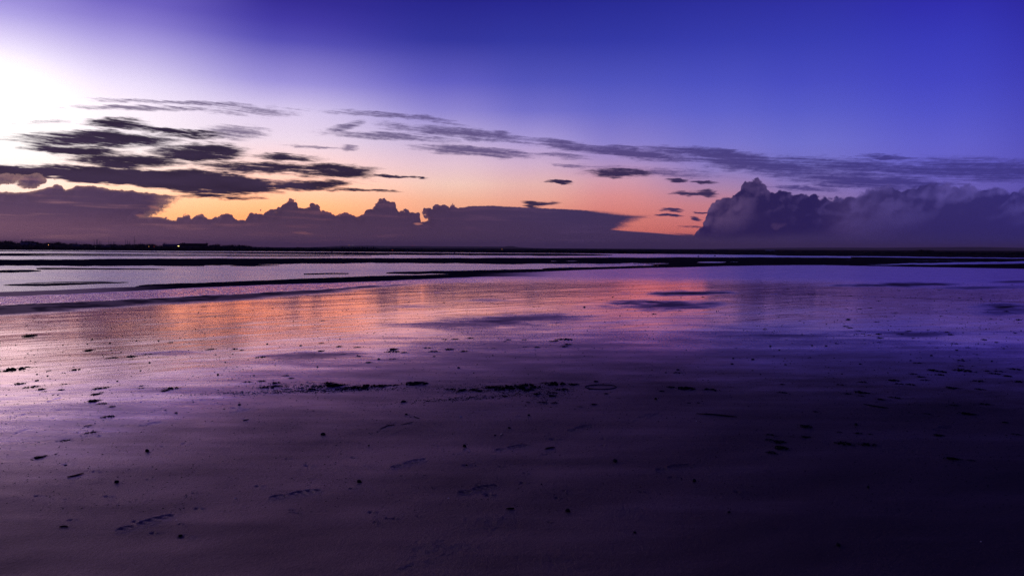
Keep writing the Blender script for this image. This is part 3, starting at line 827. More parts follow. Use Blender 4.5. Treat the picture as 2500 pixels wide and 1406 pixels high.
def crown_mesh(seed, kind):
    """unit crown: 1 wide, 1 high, base at z=0"""
    R_ = random.Random(seed)
    v, f = [], []
    def blob(cx, cy, cz, s, sz):
        b = len(v)
        for p in ICO1[0]:
            k = 0.75 + 0.5 * R_.random()
            v.append((cx + p[0] * s * k, cy + p[1] * s * k, cz + p[2] * sz * k))
        f.extend(tuple(b + i for i in q) for q in ICO1[1])
    def leaf(x, y, z, s):
        b = len(v)
        for _ in range(3):
            v.append((x + R_.uniform(-s, s), y + R_.uniform(-s, s), z + R_.uniform(-s, s)))
        f.append((b, b + 1, b + 2))
    if kind == 'cone':
        for k in range(9):
            t = k / 8.0
            for j in range(4):
                a = R_.random() * 6.28
                w = 0.42 * (1 - t) ** 0.8 + 0.03
                blob(math.cos(a) * w * 0.55, math.sin(a) * w * 0.55, 0.06 + t * 0.88, w * 0.6, 0.09)
        for _ in range(260):
            t = R_.random(); a = R_.random() * 6.28; w = 0.5 * (1 - t) ** 0.8 + 0.03
            leaf(math.cos(a) * w, math.sin(a) * w, t, 0.035)
    else:
        for k in range(15):
            a = R_.random() * 6.28; q = R_.random() ** 0.5
            h = R_.uniform(0.15, 0.80) * (1 - 0.35 * q * q)
            lean = 0.06 * h
            blob(math.cos(a) * q * 0.34 + lean, math.sin(a) * q * 0.34, h, R_.uniform(0.13, 0.22), R_.uniform(0.12, 0.20))
        blob(0, 0, 0.45, 0.26, 0.34)
        for _ in range(420):
            a = R_.random() * 6.28; cz = R_.uniform(-0.75, 1)
            w = math.sqrt(max(0, 1 - cz * cz))
            q = R_.uniform(0.85, 1.06)
            leaf(math.cos(a) * w * 0.5 * q, math.sin(a) * w * 0.5 * q, 0.5 + cz * 0.5 * q * R_.uniform(0.85, 1.05), 0.035)
    me = bpy.data.meshes.new("crown"); me.from_pydata(v, [], f); me.update()
    return me

def trunk_mesh(seed):
    R_ = random.Random(seed)
    v, f = [], []
    def limb(p0, p1, r0, r1):
        b = len(v)
        d = Vector(p1) - Vector(p0); q = d.to_track_quat('Z', 'Y')
        for p, r in ((p0, r0), (p1, r1)):
            for k in range(6):
                o_ = q @ Vector((math.cos(k * 1.047) * r, math.sin(k * 1.047) * r, 0))
                v.append(tuple(Vector(p) + o_))
        for k in range(6):
            f.append((b + k, b + (k + 1) % 6, b + 6 + (k + 1) % 6, b + 6 + k))
    limb((0, 0, -0.08), (0.02, 0, 0.45), 0.05, 0.035)
    limb((0.02, 0, 0.45), (0.04, 0.01, 0.85), 0.035, 0.012)
    for k in range(5):
        a = k * 1.3 + R_.random()
        limb((0.02, 0, 0.3 + k * 0.08), (math.cos(a) * 0.24, math.sin(a) * 0.24, 0.52 + k * 0.08), 0.02, 0.006)
    me = bpy.data.meshes.new("trunk"); me.from_pydata(v, [], f); me.update()
    me.materials.append(m_bark)
    return me

CROWNS = [crown_mesh(40 + k, 'round') for k in range(6)]
CONES = [crown_mesh(60 + k, 'cone') for k in range(3)]
for k, me in enumerate(CROWNS + CONES):
    me.materials.append(m_leaf[k % 2])
TRUNKS = [trunk_mesh(80 + k) for k in range(3)]

def tree(px, row, r, wpx, variant, label, group=None, cone=False, name="tree", base_drop=0.0):
    x, y, top = far_point(px, row, r)
    zg = beach_z(x, y) - 0.15
    h = max(top - zg, 0.6)
    w = wpx / F * r
    t = empty(name, (x, y, zg), (variant * 1.7 + px) % 6.28)
    tag(t, label, "tree", group)
    cr = bpy.data.objects.new("crown", (CONES if cone else CROWNS)[variant % (3 if cone else 6)])
    col.objects.link(cr); cr.parent = t
    cb = 0.06 * h if h < 3 else 0.12 * h
    cr.location = (0, 0, cb); cr.scale = (w * 1.08, w * 1.08, (h - cb) / 1.03)
    tr = bpy.data.objects.new("trunk", TRUNKS[variant % 3])
    col.objects.link(tr); tr.parent = t
    s = min(w, h * 0.8); tr.scale = (s, s, h * 0.9)
    return t

TOPS = np.array([(-300, 586), (-150, 584), (0, 585.6), (14, 585.4), (26, 585.6), (35, 588), (45, 589.8), (58, 590.2), (70, 586.6), (76, 585.8), (82, 588.4), (86, 590.6), (100, 590.2), (106, 592), (113, 590), (130, 589.2), (139, 588), (147, 592), (157, 591.2), (165, 593), (172, 592), (181, 591.2), (186, 593), (193, 592), (200, 592), (206, 594.6), (216, 593.4), (222, 593.2), (228, 595.6), (236, 596), (241, 594.5), (252, 595.6), (262, 595), (275, 594), (285, 595), (300, 595), (315, 594.4), (330, 594.8), (345, 592.8), (360, 592.6), (374, 593.4), (386, 596.4), (393, 597.8), (412, 597.6), (420, 596.4), (430, 597.6), (440, 597), (505, 596), (520, 596), (528, 593.6), (536, 595.4), (546, 596.4), (556, 595.4), (580, 595.2), (592, 596.2), (606, 597.6), (620, 600.6), (636, 601.6), (650, 600.8), (662, 602), (680, 603.4), (688, 601.6), (696, 604), (712, 603.4), (727, 602), (738, 603.6), (760, 603), (785, 602.4), (800, 604), (836, 603.4), (880, 603), (905, 604), (920, 605.4), (940, 606), (960, 605.4), (975, 604.4), (992, 605.8), (1002, 608), (1030, 606.6), (1042, 608), (1070, 608.6), (1100, 610), (1120, 609), (1146, 607.4), (1162, 609), (1200, 608.4), (1230, 610), (1300, 609.8), (1345, 607.2), (1362, 608.4), (1400, 610.4), (1440, 608.8), (1480, 608.4), (1550, 609.6), (1600, 611.8), (1640, 613.2), (1750, 614), (1850, 615), (1900, 616.4), (2000, 616), (2095, 616.4), (2115, 615.4), (2135, 613.6), (2150, 615.4), (2165, 613.4), (2180, 616), (2192, 614), (2206, 616), (2225, 613), (2236, 613.6), (2276, 615.4), (2300, 613.8), (2310, 612.6), (2322, 616), (2400, 615.6), (2500, 615), (2700, 614)], float)
RT_ = random.Random(5)
n_trees = 0
BELT = []
px = -110.0
while px < 2620:
    if px < 620: step = RT_.uniform(8.5, 12.5); w = RT_.uniform(16, 24)
    elif px < 1600: step = RT_.uniform(9.5, 13.5); w = RT_.uniform(15, 22)
    else: step = RT_.uniform(11, 16); w = RT_.uniform(15, 24)
    skip = 442 < px < 505 or 2232 < px < 2278
    if not skip:
        row = float(np.interp(px, TOPS[:, 0], TOPS[:, 1])) + RT_.uniform(-0.2, 0.9)
        sr = shore_r(px)
        r = sr + (RT_.uniform(26, 44) if px < 1600 else RT_.uniform(50, 90))
        if px < 620: lab, grp = "dark rounded tree in the tall belt behind the left shore", "trees in the tall belt behind the left shore"
        elif px < 1240: lab, grp = "small dark tree in the low belt below the distant hill", "trees in the low belt below the distant hill"
        elif px < 1700: lab, grp = "small dark tree in the belt under the flat-topped cloud", "trees in the belt under the flat-topped cloud"
        else: lab, grp = "low dark bush-like tree on the right far shore", "low trees on the right far shore"
        BELT.append((tree(px, row, r, w, n_trees, lab, grp), px))
        n_trees += 1
    px += step
# the ones that stand out
tree(53, 583.6, shore_r(53) + 60, 7, 0, "thin spiky conifer just behind the pale flat-roofed house", cone=True, name="conifer")
tree(63.4, 584.6, shore_r(63) + 62, 6, 1, "shorter spiky conifer against the pale house roof", cone=True, name="conifer")
tree(74, 585.2, shore_r(74) + 58, 15, 2, "broad domed tree rising behind the pale flat-roofed house")
tree(140, 587.4, shore_r(140) + 50, 11, 3, "round tree top rising right of the orange lamp")
tree(402, 591.8, shore_r(402) + 30, 11, 4, "lone round tree left of the low building with a lit window")
tree(529, 593.0, shore_r(529) + 30, 9, 5, "small domed tree just right of the long flat-roofed building")
tree(2255, 608.8, shore_r(2255) + 55, 32, 1, "tallest broad tree clump on the right far shore")
tree(2269, 609.4, shore_r(2269) + 57, 18, 3, "steep-sided tree joined to the tallest clump on the right shore")
tree(2242, 611.6, shore_r(2242) + 56, 22, 2, "sloping tree leaning against the tallest clump on the right shore")
for k, (x_, row_) in enumerate([(836, 602), (842, 603), (850, 603.2), (862, 603), (872, 602.4), (878, 601.8), (884, 601.6), (890, 602.8), (897, 602.4), (906, 602.6), (912, 602.2), (917, 603.6), (1029, 605.6), (1017, 607)]):
    tree(x_, row_, shore_r(x_) + 48, 6.5, k, "narrow pointed tree standing above the middle of the far tree belt", "narrow pointed trees above the middle of the far tree belt", cone=True, name="poplar")

# undergrowth that closes the belt near the ground
def undergrowth():
    R_ = random.Random(11)
    v, f = [], []
    for x_ in np.arange(-160, 2660, 5.5):
        sr = shore_r(x_)
        off = 20 if x_ < 1600 else 44
        topr = float(np.interp(x_, TOPS[:, 0], TOPS[:, 1]))
        base = 607.0 + x_ * 0.0042
        row = topr + (base - topr) * R_.uniform(0.30, 0.5) if topr < base else topr + R_.uniform(0.2, 1.0)
        x, y, top = far_point(x_, row, sr + off)
        zg = beach_z(x, y) - 0.2
        h = max(top - zg, 0.5)
        s = 5.5 / F * sr * 1.1
        b = len(v)
        for p in ICO1[0]:
            k = R_.uniform(0.8, 1.25)
            v.append((x + p[0] * s * k, y + p[1] * 3 * k, zg + h * 0.48 + p[2] * h * 0.52 * k))
        f.extend(tuple(b + i for i in q) for q in ICO1[1])
    o = mesh_obj("undergrowth", v, f, m_leaf[0])
    tag(o, "dark scrub closing the foot of the far tree belt", "undergrowth", kind='stuff')
undergrowth()

# ------------------------------------------------------------------ buildings on the far shore
m_pale = simple("pale_render", (0.50, 0.48, 0.50), 0.9, 0.1, 0.1, 0.5)
m_dark = simple("dark_boarding", (0.012, 0.011, 0.012), 0.9, 0.1, 0.2, 0.5)
m_roof = simple("slate_roof", (0.05, 0.05, 0.06), 0.8, 0.2, 0.2, 0.5)
m_glass = simple("dim_glass", (0.02, 0.02, 0.03), 0.1, 0.5, 0.1, 1.0)
m_amber = simple("amber_light", (0.8, 0.4, 0.1), 0.5, 0.1, 0.0, 1.0, emit=(1.0, 0.42, 0.10, 1), estr=2.6)
m_yellow = simple("yellow_light", (0.8, 0.6, 0.2), 0.5, 0.1, 0.0, 1.0, emit=(1.0, 0.74, 0.22, 1), estr=4.0)
m_redl = simple("red_light", (0.8, 0.1, 0.05), 0.5, 0.1, 0.0, 1.0, emit=(1.0, 0.10, 0.04, 1), estr=1.2)
m_whitel = simple("white_light", (0.8, 0.8, 0.8), 0.5, 0.1, 0.0, 1.0, emit=(0.9, 0.85, 0.95, 1), estr=1.6)
m_metal = simple("grey_metal", (0.12, 0.12, 0.13), 0.5, 0.5, 0.1, 1.0)
m_hull = simple("white_hull", (0.35, 0.35, 0.38), 0.4, 0.4, 0.1, 0.5)

def box(v, f, x0, x1, y0, y1, z0, z1):
    b = len(v)
    v += [(x0, y0, z0), (x1, y0, z0), (x1, y1, z0), (x0, y1, z0), (x0, y0, z1), (x1, y0, z1), (x1, y1, z1), (x0, y1, z1)]
    f += [tuple(b + i for i in q) for q in ((0, 3, 2, 1), (4, 5, 6, 7), (0, 1, 5, 4), (1, 2, 6, 5), (2, 3, 7, 6), (3, 0, 4, 7))]
def boxes(name, lst, m, parent):
    v, f = [], []
    for q in lst: box(v, f, *q)
    return mesh_obj(name, v, f, m, parent)
def tube(v, f, p0, p1, r0, r1, n=8):
    b = len(v)
    q = (Vector(p1) - Vector(p0)).to_track_quat('Z', 'Y')
    for p, r in ((p0, r0), (p1, r1)):
        for k in range(n):
            a = 2 * math.pi * k / n
            v.append(tuple(Vector(p) + q @ Vector((math.cos(a) * r, math.sin(a) * r, 0))))
    f += [(b + k, b + (k + 1) % n, b + n + (k + 1) % n, b + n + k) for k in range(n)]
    f += [tuple(b + n + k for k in range(n)), tuple(b + n - 1 - k for k in range(n))]
def tubes(name, lst, m, parent):
    v, f = [], []
    for q in lst: tube(v, f, *q)
    return mesh_obj(name, v, f, m, parent)

def site(px, off):
    r = shore_r(px) + off
    a, _ = ae(px, 612)
    x, y = math.sin(a) * r, math.cos(a) * r
    return x, y, beach_z(x, y), r, -a
def h_at(px, row, r, zg):
    return EYE + r * ae(px, row)[1] - zg

# pale flat-roofed house
x, y, z, r, ra = site(68, 26)
t = tag(empty("house", (x, y, z), ra), "pale two-storey flat-roofed house among the trees at the left", "house")
u = r / F
H1 = h_at(68, 590.6, r, z); H0 = h_at(68, 594.4, r, z)
boxes("wall", [(-12 * u, 14 * u, 0, 8, 0, H0)], m_pale, t)
boxes("upper_wall", [(-11 * u, 6 * u, 1, 7, H0 + 0.25, H1)], m_pale, t)
boxes("roof", [(-12.5 * u, 14.6 * u, -0.3, 8.3, H0, H0 + 0.25)], m_roof, t)
boxes("upper_roof", [(-11.8 * u, 7 * u, 0.5, 7.5, H1, H1 + 0.3)], m_roof, t)
for k in range(4):
    boxes("window", [(-10 * u + k * 5.6 * u, -6.6 * u + k * 5.6 * u, -0.06, 0.04, H0 * 0.40, H0 * 0.75)], m_glass, t)
for k in range(3):
    boxes("window", [(-10 * u + k * 5.2 * u, -7 * u + k * 5.2 * u, 0.94, 1.04, H0 + 0.25 + (H1 - H0) * 0.25, H0 + (H1 - H0) * 0.85)], m_glass, t)

# long flat-roofed building
x, y, z, r, ra = site(473, 30)
u = r / F
H = h_at(473, 594.3, r, z)
t = tag(empty("building", (x, y, z), ra), "long dark flat-roofed building with two chimneys on its left end", "building")
boxes("wall", [(-27 * u, 28.5 * u, 0, 12, 0, H - 0.3)], m_dark, t)
boxes("roof", [(-28 * u, 29.5 * u, -0.4, 12.4, H - 0.3, H)], m_roof, t)
for q in (-22.5, -19): boxes("chimney", [(q * u - 0.3, q * u + 0.35, 3, 3.8, H, h_at(473, 592.8, r, z))], m_dark, t)
boxes("roof_hut", [(25 * u, 29 * u, 2, 6, H, h_at(473, 593.2, r, z))], m_dark, t)
tubes("aerial", [((26 * u, 4, H), (26 * u, 4, h_at(498, 586.2, r, z)), 0.05, 0.03)], m_metal, t)
for k in range(8): boxes("window", [(-24 * u + k * 6.6 * u, -20.5 * u + k * 6.6 * u, -0.06, 0.04, H * 0.45, H * 0.72)], m_glass, t)

# low clubhouse with the lit window
x, y, z, r, ra = site(419, 24)
u = r / F
H = h_at(419, 600.0, r, z)
t = tag(empty("clubhouse", (x, y, z), ra), "low long building with one bright yellow window by the lone tree", "building")
boxes("wall", [(-17 * u, 18 * u, 0, 7, 0, H)], m_dark, t)
v = [(-18 * u, -0.6, H), (19 * u, -0.6, H), (19 * u, 7.6, H), (-18 * u, 7.6, H), (-17 * u, 3.5, H + 1.0), (18 * u, 3.5, H + 1.0)]
mesh_obj("roof", v, [(0, 1, 5, 4), (2, 3, 4, 5), (0, 4, 3), (1, 2, 5), (0, 3, 2, 1)], m_roof, t)
zw = h_at(419, 601.2, r, z)
boxes("lit_window", [(11.6 * u, 15 * u, -0.10, 0.04, zw, zw + 1.15 * u)], m_yellow, t)
for k in range(3): boxes("window", [(-14 * u + k * 7 * u, -10.5 * u + k * 7 * u, -0.06, 0.04, H * 0.4, H * 0.75)], m_glass, t)

# sheds with pale roofs among the trees
for x_, row_, w_, lab in ((272, 599.6, 34, "long low shed with a dull violet roof below the boat masts"), (186, 597.2, 12, "small dark shed at the foot of the trees right of the orange lamp"), (1880, 614.2, 18, "low pale-roofed shed on the far shore below the big cloud")):
    x, y, z, r, ra = site(x_, 18)
    if x_ > 1500:
        r += 60; x, y = math.sin(-ra) * r, math.cos(-ra) * r
        z = beach_z(x, y)
    u = r / F
    H = max(h_at(x_, row_, r, z), 0.9)
    t = tag(empty("shed", (x, y, z), ra), lab, "shed")
    boxes("wall", [(-w_ / 2 * u, w_ / 2 * u, 0, 5, 0, H * 0.7)], m_dark, t)
    w2_ = w_ / 2 * u + 0.3
    mesh_obj("roof", [(-w2_, -0.3, H * 0.7), (w2_, -0.3, H * 0.7), (w2_, 5.3, H * 0.7), (-w2_, 5.3, H * 0.7), (-w2_, 2.5, H), (w2_, 2.5, H)], [(0, 1, 5, 4), (2, 3, 4, 5), (0, 4, 3), (1, 2, 5), (0, 3, 2, 1)], m_pale if x_ > 1500 else m_roof, t)
    boxes("door", [(-0.5, 0.5, -0.06, 0.03, 0, H * 0.6)], m_metal, t)

# lamps along the shore and on the hill
def lamp(px, row, r, m, size, label, group=None):
    a, e = ae(px, row)
    x, y, z = math.sin(a) * r, math.cos(a) * r, EYE + r * e
    zg = min(beach_z(x, y) if r < 1500 else z - 9.0, z - 2.0)
    t = tag(empty("street_lamp", (x, y, zg), -a), label, "lamp", group)
    h = z - zg
    k = max(1.0, r / 700.0)
    tubes("pole", [((0, 0.25, 0), (0, 0.25, h + size * 0.3), 0.09 * k, 0.06 * k)], m_metal, t)
    v, f = [], []
    for p in ICO1[0]: v.append((p[0] * size, p[1] * size * 0.6, h + p[2] * size * 0.6))
    mesh_obj("lamp_head", v, ICO1[1], m, t)
lamp(118, 597.9, shore_r(118) + 17, m_amber, 0.22, "orange lamp glowing at the foot of the left tree belt")
lamp(363, 602.0, shore_r(363) + 14, m_amber, 0.16, "faint orange lamp low down left of the lone round tree")
lamp(376, 602.6, shore_r(376) + 14, m_redl, 0.13, "fainter reddish lamp beside the orange one left of the lone round tree")
lamp(232, 602.8, shore_r(232) + 14, m_whitel, 0.08, "tiny dim lamp below the cluster of boat masts")
lamp(852, 599.2, 3000, m_amber, 1.25, "brightest orange lamp on top of the distant hill")
lamp(861.5, 599.4, 3000, m_whitel, 0.8, "white lamp beside the orange one on the distant hill")
lamp(1007, 600.6, 3050, m_redl, 0.8, "left of two tiny red lamps on the hill ridge")
lamp(1011.5, 600.6, 3050, m_redl, 0.8, "right of two tiny red lamps on the hill ridge")
lamp(1175, 602.4, 3050, m_amber, 0.8, "small warm lamp on the ridge left of the wooded knoll")
lamp(958, 611.0, shore_r(958) + 15, m_redl, 0.12, "tiny red lamp at the foot of the middle tree belt")
lamp(1225, 608.8, shore_r(1225) + 20, m_amber, 0.10, "tiny warm lamp in the tree belt below the wooded knoll")

# yachts laid up behind the trees: only their masts stand clear
def yacht(px, row, off, label, group, pole=False):
    x, y, z, r, ra = site(px, off)
    h = h_at(px, row, r, z)
    t = tag(empty("yacht", (x, y, z), ra + 1.2 + (px % 7) * 0.2), label, "yacht", group)
    v, f = [], []
    L, Bm, n = 7.0, 1.25, 9
    for k in range(n):
        s = k / (n - 1); w = Bm * (math.sin(math.pi * min(1, 0.25 + s * 0.75)) ** 0.6 if s < 1 else 0.02); w = max(w, 0.03)
        yy = -L / 2 + L * s
        v += [(-w, yy, 1.75 + 0.2 * s), (-w * 0.75, yy, 1.1), (0, yy, 0.8 + 0.5 * s * s), (w * 0.75, yy, 1.1), (w, yy, 1.75 + 0.2 * s)]
    for k in range(n - 1):
        for j in range(4): f.append((k * 5 + j, k * 5 + j + 1, k * 5 + 6 + j, k * 5 + 5 + j))
        f.append((k * 5 + 4, k * 5, k * 5 + 5, k * 5 + 9))
    f.append((0, 1, 2, 3, 4))
    mesh_obj("hull", v, f, m_hull, t)
    boxes("cabin", [(-0.6, 0.6, -1.2, 1.4, 1.8, 2.3)], m_hull, t)
    boxes("keel", [(-0.08, 0.08, -0.8, 0.7, 0.1, 0.9)], m_dark, t)
    tubes("mast", [((0, 0.4, 1.8), (0, 0.4, h), 0.13, 0.09)], m_metal, t)
    tubes("spreader", [((-0.6, 0.4, h * 0.62), (0.6, 0.4, h * 0.62), 0.03, 0.03)], m_metal, t)
    tubes("boom", [((0, 0.3, 2.7), (0, -2.4, 2.6), 0.06, 0.05)], m_metal, t)
YL = [(232, 584.2, "tallest left mast of the yacht cluster above the trees", None), (237.5, 584.2, None, 1), (240.8, 584.4, None, 1), (244.6, 587.4, None, 1), (248.6, 588.6, None, 1),
      (268, 586.8, None, 2), (273, 589, None, 2), (279, 589.4, None, 2), (282.5, 590, None, 2), (309, 585.4, "tall yacht mast standing just left of the signal mast", None), (313.4, 587.4, None, 2), (318.6, 588.8, None, 2), (345, 592.2, None, 2), (188, 590.2, "single short yacht mast left of the cluster", None)]
for px_, row_, lab, g_ in YL:
    if g_ == 1: yacht(px_, row_, 62, "laid-up yacht whose mast shows in the left cluster above the trees", "yachts of the left mast cluster")
    elif g_ == 2: yacht(px_, row_, 66, "laid-up yacht whose short mast pokes over the trees near the signal mast", "yachts with short masts near the signal mast")
    else: yacht(px_, row_, 60, lab, None)
x, y, z, r, ra = site(328.6, 56)
t = tag(empty("signal_mast", (x, y, z), ra), "tallest thin signal mast with a crossyard above the trees", "mast")
H = h_at(328.6, 577.8, r, z)
tubes("pole", [((0, 0, 0), (0, 0, H), 0.16, 0.08)], m_metal, t)
tubes("yard", [((-0.7, 0, H * 0.66), (1.3, 0, H * 0.66), 0.06, 0.04)], m_metal, t)
tubes("gaff", [((0, 0, H * 0.60), (0.9, 0, H * 0.70), 0.05, 0.03)], m_metal, t)
tubes("stay", [((0, 0, H * 0.66), (2.2, 0, 0), 0.02, 0.02), ((0, 0, H * 0.66), (-2.0, 0, 0), 0.02, 0.02)], m_metal, t)

# markers standing in the far channel
m_buoy = simple("orange_buoy", (0.35, 0.08, 0.03), 0.5, 0.4, 0.1, 2.0)
m_blue = simple("blue_buoy", (0.05, 0.08, 0.2), 0.5, 0.4, 0.1, 2.0)
def marker(px, row_base, row_top, label, m, kind='post'):
    x, y = ground_at(px, row_base, WATER)
    r = math.hypot(x, y); z = WATER - 0.3
    h = EYE + r * ae(px, row_top)[1] - z
    t = tag(empty("channel_marker" if kind == 'post' else "mooring_buoy", (x, y, z), -ae(px, 612)[0]), label, "marker" if kind == 'post' else "buoy")
    if kind == 'post':
        tubes("post", [((0, 0, -0.3), (0.03, 0, h), 0.13, 0.11)], m_dark, t)
        tubes("topmark", [((0.03, 0, h - 0.05), (0.03, 0, h + 0.35), 0.22, 0.05)], m, t)
    else:
        v = [(p[0] * 0.36, p[1] * 0.36, h * 0.5 + p[2] * h * 0.5) for p in ICO2[0]]
        mesh_obj("float", v, ICO2[1], m, t, smooth=True)
        tubes("ring", [((0, 0, h - 0.03), (0, 0, h + 0.12), 0.05, 0.05)], m_metal, t)
marker(70.5, 612.2, 609.6, "dark post with a topmark in the nearest bright strip at the left", m_dark)
marker(810.5, 615.8, 613.2, "small bluish buoy in the far channel below the hill lamps", m_blue, 'buoy')
marker(994.5, 617.0, 613.8, "pale-topped post in the far channel right of the bluish buoy", m_pale)
marker(1109, 618.6, 616.6, "short dark post in the far channel below the tree belt", m_dark)
marker(1705, 626.8, 624.6, "small orange buoy in the dim channel under the big cloud", m_buoy, 'buoy')
marker(1745.5, 625.6, 623.6, "small dark buoy right of the orange one under the big cloud", m_dark, 'buoy')

# wading birds along the pool
m_bird = simple("dark_plumage", (0.03, 0.028, 0.03), 0.9, 0.1, 0.4, 6.0)
m_bill = simple("bird_leg_skin", (0.08, 0.04, 0.02), 0.6, 0.2, 0.2, 6.0)
def bird_meshes():
    v, f = [], []
    secs = [(-0.20, .155, .004, .004), (-0.13, .165, .022, .020), (-0.05, .170, .052, .050), (0.03, .175, .056, .058), (0.09, .195, .038, .044), (0.12, .235, .020, .022), (0.135, .262, .024, .024), (0.155, .272, .024, .022), (0.178, .268, .010, .009)]
    n = 10
    for sx, sz, w, h in secs:
        for k in range(n):
            a = 2 * math.pi * k / n
            v.append((sx, math.cos(a) * w, sz + math.sin(a) * h))
    for i in range(len(secs) - 1):
        for k in range(n): f.append((i * n + k, i * n + (k + 1) % n, (i + 1) * n + (k + 1) % n, (i + 1) * n + k))
    f += [tuple(range(n)), tuple((len(secs) - 1) * n + k for k in range(n - 1, -1, -1))]
    body = bpy.data.meshes.new("body"); body.from_pydata(v, [], f); body.update(); body.materials.append(m_bird)
    v, f = [], []
    for s in (-1, 1):
        tube(v, f, (0.0, s * 0.02, 0.14), (-0.015, s * 0.022, 0.07), 0.007, 0.005, 5)
        tube(v, f, (-0.015, s * 0.022, 0.07), (0.0, s * 0.022, 0.0), 0.005, 0.004, 5)
        for a in (-0.5, 0, 0.5): tube(v, f, (0, s * 0.022, 0.003), (math.cos(a) * 0.03, s * 0.022 + math.sin(a) * 0.03, 0.002), 0.003, 0.002, 4)
    legs = bpy.data.meshes.new("legs"); legs.from_pydata(v, [], f); legs.update(); legs.materials.append(m_bill)
    v, f = [], []
    tube(v, f, (0.172, 0, 0.266), (0.235, 0, 0.25), 0.007, 0.002, 5)
    bill = bpy.data.meshes.new("bill"); bill.from_pydata(v, [], f); bill.update(); bill.materials.append(m_bill)
    return [("body", body), ("legs", legs), ("bill", bill)]
BIRD = bird_meshes()
RB = random.Random(3)
for X_ in (360, 378, 465, 480, 495, 515, 560, 570, 655, 668, 680, 692, 705, 715, 728, 740, 755, 768, 795, 815, 835, 870, 885, 1035, 1050, 1065, 1080, 1100, 1118, 1130, 1155, 1165, 1180, 1195, 1210, 1225, 1240):
    px_ = 1300 + X_ / 4.17; row_ = 645.3 + RB.uniform(-0.3, 0.3)
    x, y = ground_at(px_, row_, WATER)
    z = max(beach_z(x, y), WATER - 0.03)
    t = tag(empty("wading_bird", (x, y, z), RB.uniform(0, 6.28), RB.uniform(1.0, 1.35)), "small dark wading bird in the row standing along the narrow pool", "bird", "wading birds in a row along the narrow pool")
    for nm, me in BIRD:
        o = bpy.data.objects.new(nm, me); col.objects.link(o); o.parent = t

# ------------------------------------------------------------------ what the tide left on the sand
m_weed = simple("black_seaweed", (0.010, 0.011, 0.008), 0.75, 0.08, 0.5, 30.0)
m_stone = simple("dark_stone", (0.016, 0.015, 0.016), 0.8, 0.1, 0.4, 40.0)
m_shell = simple("pale_shell", (0.62, 0.55, 0.50), 0.4, 0.4, 0.2, 60.0)
m_reed = simple("dry_reed", (0.05, 0.028, 0.016), 0.8, 0.1, 0.4, 30.0)

def weed_mesh(seed, lumps, strands):
    """low tangle about 2 wide, 2 deep and 0.35 high"""
    R_ = random.Random(seed)
    v, f = [], []
    for _ in range(lumps):
        a = R_.random() * 6.28; q = R_.random() ** 0.7
        cx, cy = math.cos(a) * q * 0.85, math.sin(a) * q * 0.8
        s = R_.uniform(0.08, 0.26) * (1.15 - q * 0.8); hz = R_.uniform(0.08, 0.26) * (1.2 - q)
        b = len(v)
        for p in ICO1[0]:
            k = R_.uniform(0.6, 1.3)
            v.append((cx + p[0] * s * k, cy + p[1] * s * k, max(p[2] * k, -0.2) * hz + 0.01))
        f.extend(tuple(b + i for i in q_) for q_ in ICO1[1])
    for _ in range(strands):
        a = R_.gauss(0, 0.5) + (math.pi if R_.random() < 0.5 else 0)
        x_, y_ = R_.uniform(-0.7, 0.7), R_.uniform(-0.6, 0.6); w_ = R_.uniform(0.015, 0.05); z_ = R_.uniform(0.03, 0.14)
        b = len(v); n = 6
        for k in range(n):
            nx, ny = -math.sin(a), math.cos(a)
            ww = w_ * (1 - (k / (n - 1)) * 0.8)
            v.append((x_ + nx * ww, y_ + ny * ww, z_)); v.append((x_ - nx * ww, y_ - ny * ww, z_ + R_.uniform(-0.02, 0.02)))
            a += R_.uniform(-0.5, 0.5); l = R_.uniform(0.08, 0.16)
            x_ += math.cos(a) * l; y_ += math.sin(a) * l; z_ = max(0.012, z_ - 0.012 + R_.uniform(-0.02, 0.02))
        for k in range(n - 1): f.append((b + 2 * k, b + 2 * k + 1, b + 2 * k + 3, b + 2 * k + 2))
    me = bpy.data.meshes.new("seaweed"); me.from_pydata(v, [], f); me.update(); me.materials.append(m_weed)
    return me
WEEDS = [weed_mesh(100 + k, 12 + k % 4 * 4, 14) for k in range(8)]
def stone_mesh(seed):
    R_ = random.Random(seed)
    v = []
    sx, sy, sz = R_.uniform(0.8, 1.2), R_.uniform(0.7, 1.1), R_.uniform(0.55, 1.0)
    for p in ICO2[0]:
        k = 1 + 0.22 * math.sin(p[0] * 3.1 + seed) * math.cos(p[1] * 2.7 + seed * 2) + R_.uniform(-0.06, 0.06)
        v.append((p[0] * sx * k, p[1] * sy * k, p[2] * sz * k))
    me = bpy.data.meshes.new("stone"); me.from_pydata(v, [], ICO2[1]); me.update(); me.materials.append(m_stone)
    return me
STONES = [stone_mesh(200 + k) for k in range(7)]

